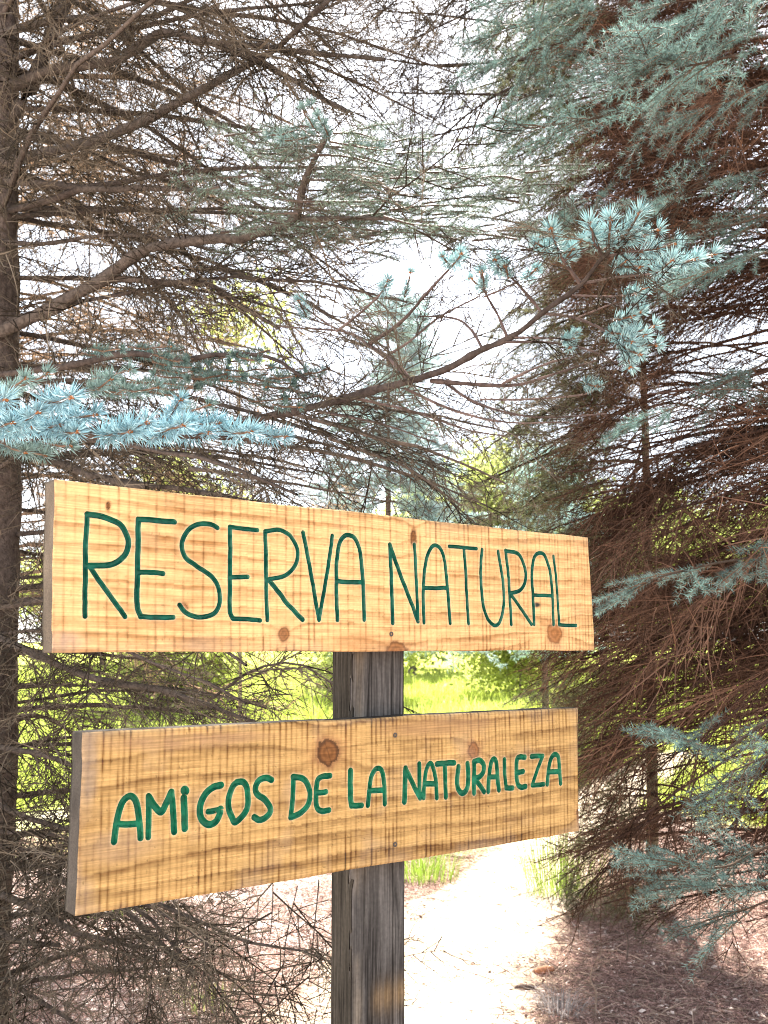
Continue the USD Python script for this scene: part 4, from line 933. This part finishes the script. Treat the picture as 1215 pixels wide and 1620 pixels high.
# ---- the dark olive spruce farther back
rng = np.random.default_rng(9)
b4 = np.array([1.63, 6.1, 0.0]); b4[2] = float(hills(b4[0], b4[1])) - .05
t4 = thing('spruce_tree', 'dark olive spruce with a thin mossy stem, standing beside the path behind the signpost', 'tree', b4)
trunk(t4, [b4, b4 + [.03, .02, 2], b4 + [.0, .03, 6.8]], [.042, .026, .012], rng, (.13, .105, .065), 12, 6)
c4, s4 = Cloud(), Cloud()
rad4 = lambda h: np.interp(h, [0, 1.2, 2.2, 4, 6], [.85, .95, 1.3, 1.25, .9])
def limit4(p):
    return seen_at(p)[0] + ragged(p, 76, 90) > np.interp(p[:, 2], [0, .8, 1.4, 1.9, 2.6, 3.4, 3.8, 4.5, 6], [880, 890, 880, 790, 770, 810, 850, 770, 720])
def edge4(p, a):
    d = p[:, 1]; px = 607.5 + p[:, 0] / np.maximum(d, .1) * F_PX; lim = np.interp(p[:, 2], [0, .8, 1.4, 1.9, 2.6, 3.4, 3.8, 4.5, 6], [850, 850, 830, 770, 780, 830, 850, 740, 680])
    return (px + ragged(p, 76, 120) > lim) & (gaps(p, 83) > np.interp(p[:, 2], [1.2, 1.9], [.47, .40])) & (p[:, 0] < 1.75)
wl = whorls(t4, b4, .3, 6.6, .20, 7, rad4, rng, (60, 330), .008, .10, .55, col=(.05, .034, .026), curl=.1, cut=lambda p: limit4(p))
for Q, h in wl:
    c4.fringe(Q, 9, rng, range(8), (12, 65), .15, (.4, .75), .02, .8, .3, .5, edge4, .6)
    s4.fringe(Q, 40, rng, range(5), (20, 75), .25, (.65, 1.2), .20, 1.0, .2, .4, lambda p, a: edge4(p, a) & (p[:, 0] < 1.5), .7)
ROWS4 = [([(1000,150,5.6),(900,180,5.4),(800,240,5.2)],24), ([(980,240,5.6),(900,260,5.4),(830,300,5.2)],22), ([(960,420,5.6),(870,450,5.3),(800,500,5.1)],26), ([(960,480,5.6),(870,520,5.3),(790,570,5.1)],28), ([(950,560,5.6),(860,590,5.3),(785,640,5.1)],28), ([(940,620,5.6),(850,660,5.3),(775,705,5.1)],28), ([(940,690,5.6),(850,725,5.3),(745,770,5.1)],28), ([(960,760,5.6),(870,790,5.3),(770,815,5.1)],24), ([(960,330,5.6),(900,350,5.4),(845,390,5.2)],16), ([(980,1040,5.6),(920,1060,5.3),(850,1095,5.1)],20), ([(990,1120,5.6),(940,1150,5.3),(905,1180,5.2)],14), ([(990,1290,5.6),(940,1310,5.4),(900,1330,5.3)],12),
 ([(960,20,5.6),(860,30,5.3),(740,60,5.1)],26), ([(960,80,5.6),(850,110,5.3),(720,150,5.1)],28), ([(940,150,5.6),(840,180,5.3),(740,230,5.1)],24)]
for P, n in ROWS4:
    Q = limb(t4, PX(*P), .008, .003, rng, 5, 12, (.05, .034, .026), 'limb', .05)
    s4.fringe(Q, int(n * 1.6), rng, range(5), (20, 75), .22, (.6, 1.1), .05, 1.0, .15, .5, None, .75)
c6 = Cloud()
for P, r0, n_ in [([(1010,70,5.0),(850,88,4.9),(700,102,4.8),(600,92,4.7)], .014, 34), ([(900,150,5.0),(760,150,4.9),(608,145,4.8)], .008, 26), ([(880,-40,5.0),(760,10,4.9),(640,70,4.8)], .010, 34), ([(820,190,5.0),(720,205,4.9),(610,240,4.8)], .007, 26), ([(800,40,5.0),(700,25,4.9),(590,15,4.8)], .007, 26), ([(860,110,5.0),(740,180,4.9),(650,270,4.8)], .007, 24), ([(760,-40,5.0),(680,40,4.9),(620,150,4.8)], .006, 26), ([(700,-60,5.0),(640,-10,4.9),(560,60,4.8)], .006, 22)]:
    Q = limb(t4, PX(*P), r0, .003, rng, 6, 16, (.055, .042, .034), 'limb', .08)
    c6.fringe(Q, int(n_ * .55), rng, range(8), (30, 85), .12, (.6, 1.25), .10, 1.0, .3, .7, None, .5)
c6.build('twigs', t4, DEAD_GREY, .5)
c4.build('twigs', t4, HAIR, .55)
s4.build('foliage', t4, OLIVE)

# ---- pale blue spruces out in the sun
def far_spruce(x, y, hgt, rad, label, seed, n_tier, group=None):
    rng = np.random.default_rng(seed)
    b = np.array([x, y, float(hills(x, y)) - .05])
    t = thing('spruce_tree', label, 'tree', b, group)
    trunk(t, [b, b + [0, 0, hgt * .5], b + [0, 0, hgt * .93]], [.06, .035, .010], rng, (.12, .085, .07), 8, seed)
    cl = Cloud()
    for k in range(n_tier):
        h = 1.8 + (hgt * .985 - 1.8) * k / (n_tier - 1); r = rad * (1 - h / hgt) ** .8 + .16
        for q in range(max(4, int(9 * r / rad))):
            a = rng.uniform(0, 2 * np.pi); L = r * rng.uniform(.75, 1.1); tt = np.linspace(0, 1, 5)[:, None]
            P = b + [0, 0, h] + np.array([math.cos(a), math.sin(a), 0]) * L * tt + np.array([0, 0, 1]) * (-.05 * L * tt - .22 * L * tt ** 2 + .12 * L * tt ** 4)
            Q = limb(t, P, .012, .004, rng, 4, 6, (.11, .08, .06), 'limb', .01, False)
            cl.fringe(Q, int(16 * L / .8) + 4, rng, range(3), (20, 65), .05, (.7, 1.15), .06, 1.0, .1, .35, None, .9)
    cl.build('foliage', t, FARBLUE)
far_spruce(.05, 11.5, 5.9, 1.35, 'pale blue spruce in sunshine seen through the middle gap, straight above the post', 31, 17)
far_spruce(2.37, 14.5, 4.6, 1.6, 'pale blue-green spruce in sunshine low behind the right half of the upper plank', 32, 13)

# ---- broadleaved trees and bushes beyond the meadow
def leaf_clump(seed, n, size, spread, lo, hi):
    rng = np.random.default_rng(seed); mb = MB()
    c = rng.normal(0, spread, (n, 3)); x = unit(rng.normal(0, 1, (n, 3)) + [0, 0, -.3]); z = unit(rng.normal(0, 1, (n, 3)) + [0, 0, .6]); y = unit(np.cross(z, x))
    s = size * rng.uniform(.6, 1.2, (n, 1))
    v = np.stack([c, c + x * s * .5 + y * s * .32, c + x * s, c + x * s * .5 - y * s * .32], 1).reshape(-1, 3)
    o = np.arange(n)[:, None] * 4; f = np.concatenate([o + [0, 1, 2], o + [0, 2, 3]])
    k = rng.random((n, 1)); mb.add(v, f, np.repeat(np.array(lo) * (1 - k) + np.array(hi) * k, 4, 0))
    return mb
LEAF = [proto(leaf_clump(200 + i, 70, .085, .17, (.28, .34, .08), (.50, .52, .20)), M['leaf']) for i in range(3)]
def broadleaf(name, x, y, hgt, crown_r, crown_h, label, seed, n, cat='tree', stem=.09, group=None, squash=1.0):
    rng = np.random.default_rng(seed)
    b = np.array([x, y, float(hills(x, y)) - .05]); t = thing(name, label, cat, b, group)
    top = b + [rng.normal(0, .1), 0, hgt - crown_h * .4]
    trunk(t, [b, (b + top) / 2 + rng.normal(0, .08, 3), top], [stem, stem * .7, stem * .25], rng, (.16, .13, .10), 8, seed)
    cl = Cloud(); cen = b + [0, 0, hgt - crown_h / 2]
    lobes = cen + rng.normal(0, .42, (14, 3)) * [crown_r, crown_r, crown_h / 2]
    for q in range(7):
        e = lobes[q]; s0 = b + (top - b) * rng.uniform(.45, .95)
        limb(t, np.array([s0, (s0 + e) / 2 + [0, 0, .1], e]), stem * .35, stem * .1, rng, 5, 8, (.15, .12, .09))
    w = rng.choice(14, n); p = lobes[w] + unit(rng.normal(0, 1, (n, 3))) * rng.random((n, 1)) ** .5 * np.array([crown_r * .45, crown_r * .45, crown_h * .24])
    p = p[p[:, 2] > b[2] + .1]
    cl.put(p, rng.normal(0, 1, p.shape), rng.normal(0, 1, p.shape), rng.uniform(.7, 1.5, len(p)) * squash, rng.choice(3, len(p)))
    instancer('crown', t, LEAF, np.vstack(cl.p), np.concatenate(cl.R), np.concatenate(cl.s), np.concatenate(cl.i))
broadleaf('young_tree', -2.1, 14.5, 7.5, .75, 2.0, 'slender young tree with yellow-green leaves seen through the bare left limbs', 41, 13, 'tree', .028)
broadleaf('leafy_bush', -.1, 21.0, 3.2, 1.5, 2.6, 'bright green bush right behind the post, seen through the bare limbs left of the post', 43, 420, 'bush', .03)
broadleaf('leafy_bush', 3.0, 22.0, 3.0, 1.7, 2.6, 'bright green bush behind the dark spruce, beyond the path', 44, 420, 'bush', .03)
broadleaf('leafy_bush', -3.6, 18.5, 2.6, 1.6, 2.2, 'bright green bush at the left, seen through the bare limbs between the planks', 45, 420, 'bush', .03)
for j, (x, y, h_, r_, lb) in enumerate([(-12, 42, 5.2, 3.6, 'farthest tree towards the left, beyond the meadow'), (-6.5, 36, 6.4, 3.0, 'tall tree beyond the meadow, behind the bare golden spruce'), (-1.5, 40, 5.0, 3.0, 'round tree beyond the meadow behind the small pale blue spruce'), (3.4, 34, 7.0, 2.4, 'tall pale tree beyond the meadow in the gap left of the dark olive spruce'), (.9, 31, 5.2, 1.7, 'slim pale tree beyond the meadow right above the post, behind the pale blue spruce'), (8.5, 38, 6.5, 3.6, 'tree beyond the meadow behind the dark olive spruce'), (14.5, 40, 6.0, 3.8, 'farthest tree towards the right, beyond the meadow')]):
    broadleaf('meadow_tree', x, y, h_, r_, h_ * .75, lb, 60 + j, 520, 'tree', .16, None, 2.1)

# ------------------------------------------------------------------ ground cover
rng = np.random.default_rng(12)
def grass_clump(seed, n, h, lo, hi, spread=.05, lean=.35, wid=.004):
    rng = np.random.default_rng(seed); mb = MB()
    a = rng.uniform(0, 2 * np.pi, n); r0 = spread * np.sqrt(rng.random(n)); hh = h * rng.uniform(.5, 1.15, n); le = lean * rng.random(n)
    base = np.stack([r0 * np.cos(a), r0 * np.sin(a), np.zeros(n)], -1); out = np.stack([np.cos(a), np.sin(a), np.zeros(n)], -1) + rng.normal(0, .4, (n, 3)) * [1, 1, 0]
    side = unit(np.cross(out, [0, 0, 1.0])) * wid
    m = base + out * (le * hh * .35)[:, None] + np.array([0, 0, 1.0]) * (hh * .6)[:, None]; tp = base + out * (le * hh)[:, None] + np.array([0, 0, 1.0]) * (hh * (1 - .25 * le))[:, None]
    v = np.stack([base - side, base + side, m + side * .7, m - side * .7, tp], 1).reshape(-1, 3); o = np.arange(n)[:, None] * 5
    f = np.concatenate([o + [0, 1, 2], o + [0, 2, 3], o + [3, 2, 4]]); k = rng.random((n, 1))
    mb.add(v, f, np.repeat(np.array(lo) * (1 - k) + np.array(hi) * k, 5, 0)); return mb
GR = [proto(grass_clump(300 + i, 36, .20, (.29, .36, .05), (.50, .55, .15), .12, .6, .005), M['grass']) for i in range(4)]
n = 9000
yy = 7 + 26 * rng.random(n) ** 1.7; xx = (rng.random(n) - .5) * 1.15 * yy + .1
msk = (meshkit.fbm(np.stack([xx * .8, yy * .8, xx * 0], -1), 3, 33) + np.clip((yy - 9) / 5, -.4, .6) > .45) & (np.abs(xx - path_mid(yy)) > path_half(yy) * 1.1)
xx, yy = xx[msk], yy[msk]
pp = np.stack([xx, yy, hills(xx, yy) - .01], -1); th = rng.uniform(0, 2 * np.pi, len(pp))
instancer('grass', None, GR, pp, np.stack([np.stack([np.cos(th), np.sin(th), th * 0], -1), np.stack([-np.sin(th), np.cos(th), th * 0], -1), np.tile([0, 0, 1.0], (len(th), 1))], -1), rng.uniform(.6, 1.5, len(pp)) * np.clip(yy / 11, .8, 1.6), rng.integers(0, 4, len(pp)), 'stuff', 'bright yellow-green meadow grass beyond the trees and along the path', 'grass')
# fallen needles, chips and bits of twig
def bits(seed, n, lmin, lmax, rad, lo, hi, spread):
    rng = np.random.default_rng(seed); mb = MB()
    for i in range(n):
        p = np.r_[rng.uniform(-spread, spread, 2), rng.uniform(.001, .012)]; a = rng.uniform(0, 2 * np.pi); l = rng.uniform(lmin, lmax)
        d = np.array([math.cos(a), math.sin(a), rng.normal(0, .18)]); k = rng.random()
        mb.tube(np.array([p, p + d * l * .5 + [0, 0, rng.normal(.002, .003)], p + d * l]), [rad, rad, rad * .6], 3, np.array(lo) * (1 - k) + np.array(hi) * k)
    return mb
def chips(seed, n, lo, hi, spread):
    rng = np.random.default_rng(seed); mb = MB()
    for i in range(n):
        p = np.r_[rng.uniform(-spread, spread, 2), .006]; s = rng.uniform(.006, .016); x = unit(rng.normal(0, 1, 3) * [1, 1, .3]); y = unit(np.cross(rng.normal(0, .3, 3) + [0, 0, 1], x)); k = rng.random()
        v = np.array([p - x * s, p - y * s * .5, p + x * s, p + y * s * .6, p + [0, 0, .004]])
        mb.add(v, np.array([[0, 1, 4], [1, 2, 4], [2, 3, 4], [3, 0, 4]]), np.array(lo) * (1 - k) + np.array(hi) * k)
    return mb
LIT = [proto(bits(320 + i, 60, .012, .035, .0009, (.13, .075, .062), (.42, .27, .23), .16), M['litter']) for i in range(5)] + [proto(bits(330 + i, 12, .04, .14, .0018, (.10, .07, .055), (.36, .26, .20), .2), M['litter']) for i in range(3)] + [proto(chips(340 + i, 14, (.25, .17, .14), (.60, .50, .44), .2), M['litter']) for i in range(3)]
n = 6500
yy = 3.3 + 5.2 * rng.random(n) ** 1.3; xx = rng.uniform(-.47, .47, n) * yy
onpath = np.abs(xx - path_mid(yy)) < path_half(yy) * (.8 + .3 * rng.random(n))
keep = ~onpath | (rng.random(n) < .22); xx, yy = xx[keep], yy[keep]
pp = np.stack([xx, yy, hills(xx, yy) + .004], -1); th = rng.uniform(0, 2 * np.pi, len(pp))
RZ = lambda th: np.stack([np.stack([np.cos(th), np.sin(th), th * 0], -1), np.stack([-np.sin(th), np.cos(th), th * 0], -1), np.tile([0, 0, 1.0], (len(th), 1))], -1)
instancer('fallen_needles', None, LIT, pp, RZ(th), rng.uniform(.8, 1.3, len(pp)), rng.choice(11, len(pp), p=[.14] * 5 + [.05] * 3 + [.05] * 3), 'stuff', 'brown fallen needles, bark chips and twig bits covering the ground under the trees', 'litter')

def cone(loc, yaw, pitch, L, R, col, open_, label, seed):
    """A spruce cone: overlapping scales set in a spiral round a spindle."""
    rng = np.random.default_rng(seed); t = thing('fallen_cone', label, 'cone', loc)
    ax = np.array([math.cos(yaw) * math.cos(pitch), math.sin(yaw) * math.cos(pitch), math.sin(pitch)]); A = unit(np.cross(ax, [0, 0, 1.0])); B = np.cross(A, ax)
    mid = np.array(loc) + [0, 0, R * .8]
    prof = lambda s: R * (np.sin(np.pi * np.clip(s * .88 + .1, 0, 1)) ** .6)
    s = np.linspace(0, 1, 14); P = mid + ax * (s[:, None] - .5) * L
    obj('core', tube(P, prof(s) * .82, 10, True), M['cone'], t, np.tile(np.array(col) * .5, (142, 1)))
    mb = MB(); n = 120
    for i in range(n):
        q = (i + .5) / n; a = i * 2.39996; n_ = math.cos(a) * A + math.sin(a) * B; tg = -math.sin(a) * A + math.cos(a) * B
        c0 = mid + ax * (q - .5) * L + n_ * prof(q) * .78; w, l = .0052 * R / .014, .0105 * R / .014
        o = unit(ax * (1 - open_) + n_ * open_)
        v = np.array([c0 - tg * w * .5, c0 + tg * w * .5, c0 + tg * w + o * l * .6, c0 + o * l + n_ * .001, c0 - tg * w + o * l * .6, c0 + o * l * .5 + n_ * .0016])
        mb.add(v, np.array([[0, 1, 5], [1, 2, 5], [2, 3, 5], [3, 4, 5], [4, 0, 5], [1, 0, 4], [1, 4, 2], [2, 4, 3]]), np.array(col) * (.75 + .5 * rng.random()))
    obj('scales', mb.get(), M['cone'], t, mb.col())
g = ground_px(859, 1541); g[2] = float(hills(g[0], g[1])); cone(g, .25, .05, .088, .019, (.36, .155, .075), .25, 'closed orange-brown spruce cone lying on the brown litter right of the path', 1)
g = ground_px(829, 1569); g[2] = float(hills(g[0], g[1])); cone(g, .1, .0, .085, .015, (.12, .075, .06), .55, 'open dark brown spruce cone lying nearer, at the ragged edge of the path', 2)
def stick(pts, r, label, col=(.20, .145, .11), seed=0):
    rng = np.random.default_rng(seed); P = np.array([np.r_[ground_px(x, y)[:2], 0] for x, y in pts]); P[:, 2] = hills(P[:, 0], P[:, 1]) + r * .9 + .004
    t = thing('fallen_stick', label, 'stick', P[0]); Q = limb(t, P, r, r * .5, rng, 6, 12, col, 'stem', .01)
    for k in range(2):
        a, p, d = along(Q, 1, rng, .3, .8); e = p[0] + unit(d[0] + rng.normal(0, .7, 3) * [1, 1, .2]) * .09
        limb(t, np.array([p[0], (p[0] + e) / 2 + [0, 0, .008], e]), r * .5, r * .3, rng, 4, 6, col, 'side_twig', .01)
stick([(906, 1562), (945, 1538), (962, 1518), (985, 1500)], .005, 'thin pale stick on the litter just right of the orange cone', seed=1)
stick([(775, 1575), (805, 1573), (840, 1574)], .004, 'short dark stick lying at the edge of the path left of the dark cone', (.11, .08, .06), 2)
stick([(960, 1480), (1010, 1470), (1075, 1462), (1140, 1475)], .006, 'long curved stick on the litter in the shade of the right spruce', (.15, .11, .085), 3)
stick([(1120, 1560), (1170, 1548), (1225, 1540)], .005, 'thin stick on the litter at the lower right corner', (.16, .115, .09), 4)
def sapling(px, py, height, label, seed, col=(.24, .17, .13)):
    rng = np.random.default_rng(seed); b = ground_px(px, py); b[2] = float(hills(b[0], b[1])); t = thing('dead_sapling', label, 'sapling', b)
    P = np.array([b + [0, 0, -.02], b + [.01, 0, height * .35], b + [-.012, .0, height * .6], b + [.035, 0, height]])
    Q = limb(t, P, .0055, .002, rng, 6, 14, col, 'stem', .01)
    for k in range(5):
        a, p, d = along(Q, 1, rng, .25, .95); e = p[0] + np.array([rng.choice([-1, 1]) * rng.uniform(.05, .14), rng.normal(0, .04), rng.uniform(.01, .07)])
        limb(t, np.array([p[0], (p[0] + e) / 2 + [0, 0, -.006], e]), .0026, .001, rng, 4, 6, col, 'side_twig', .01)
sapling(940, 1612, .27, 'bare forked sapling stem standing in the litter right of the grey grass tuft', 1)
sapling(991, 1525, .30, 'slim dead stem standing in front of the dark spruce thicket', 2, (.14, .10, .08))
def tuft(px, py, n, h, lo, hi, label, name, cat, seed, spread=.10, lean=.9, wid=.003):
    b = ground_px(px, py); b[2] = float(hills(b[0], b[1])) - .005
    mb = grass_clump(seed, n, h, lo, hi, spread, lean, wid); v, f = mb.get()
    pr = obj(name, (v + b, f), M['grass'], None, mb.col()); tag(pr, label, cat)
tuft(887, 1606, 190, .11, (.16, .145, .14), (.38, .34, .33), 'dry grey grass tuft in the litter below the two cones', 'dry_grass_tuft', 'grass tuft', 1, .08, 1.9, .0016)
tuft(672, 1392, 320, .24, (.12, .20, .02), (.26, .36, .06), 'green grass tuft beside the post, just under the lower plank', 'grass_tuft', 'grass tuft', 2, .22, .9, .002)
tuft(888, 1412, 300, .55, (.14, .21, .03), (.28, .36, .08), 'tall loose green tuft at the foot of the dark spruce, beside the path', 'grass_tuft', 'grass tuft', 3, .24, .9, .002)
tuft(190, 1440, 90, .40, (.08, .14, .02), (.2, .27, .05), 'green grass tuft behind the low bare limbs under the left end of the lower plank', 'grass_tuft', 'grass tuft', 4, .25, .6, .004)
tuft(330, 1600, 60, .13, (.13, .17, .05), (.26, .28, .10), 'short yellowish grass tuft on the sunny ground left of the post', 'grass_tuft', 'grass tuft', 5, .12, .8, .003)
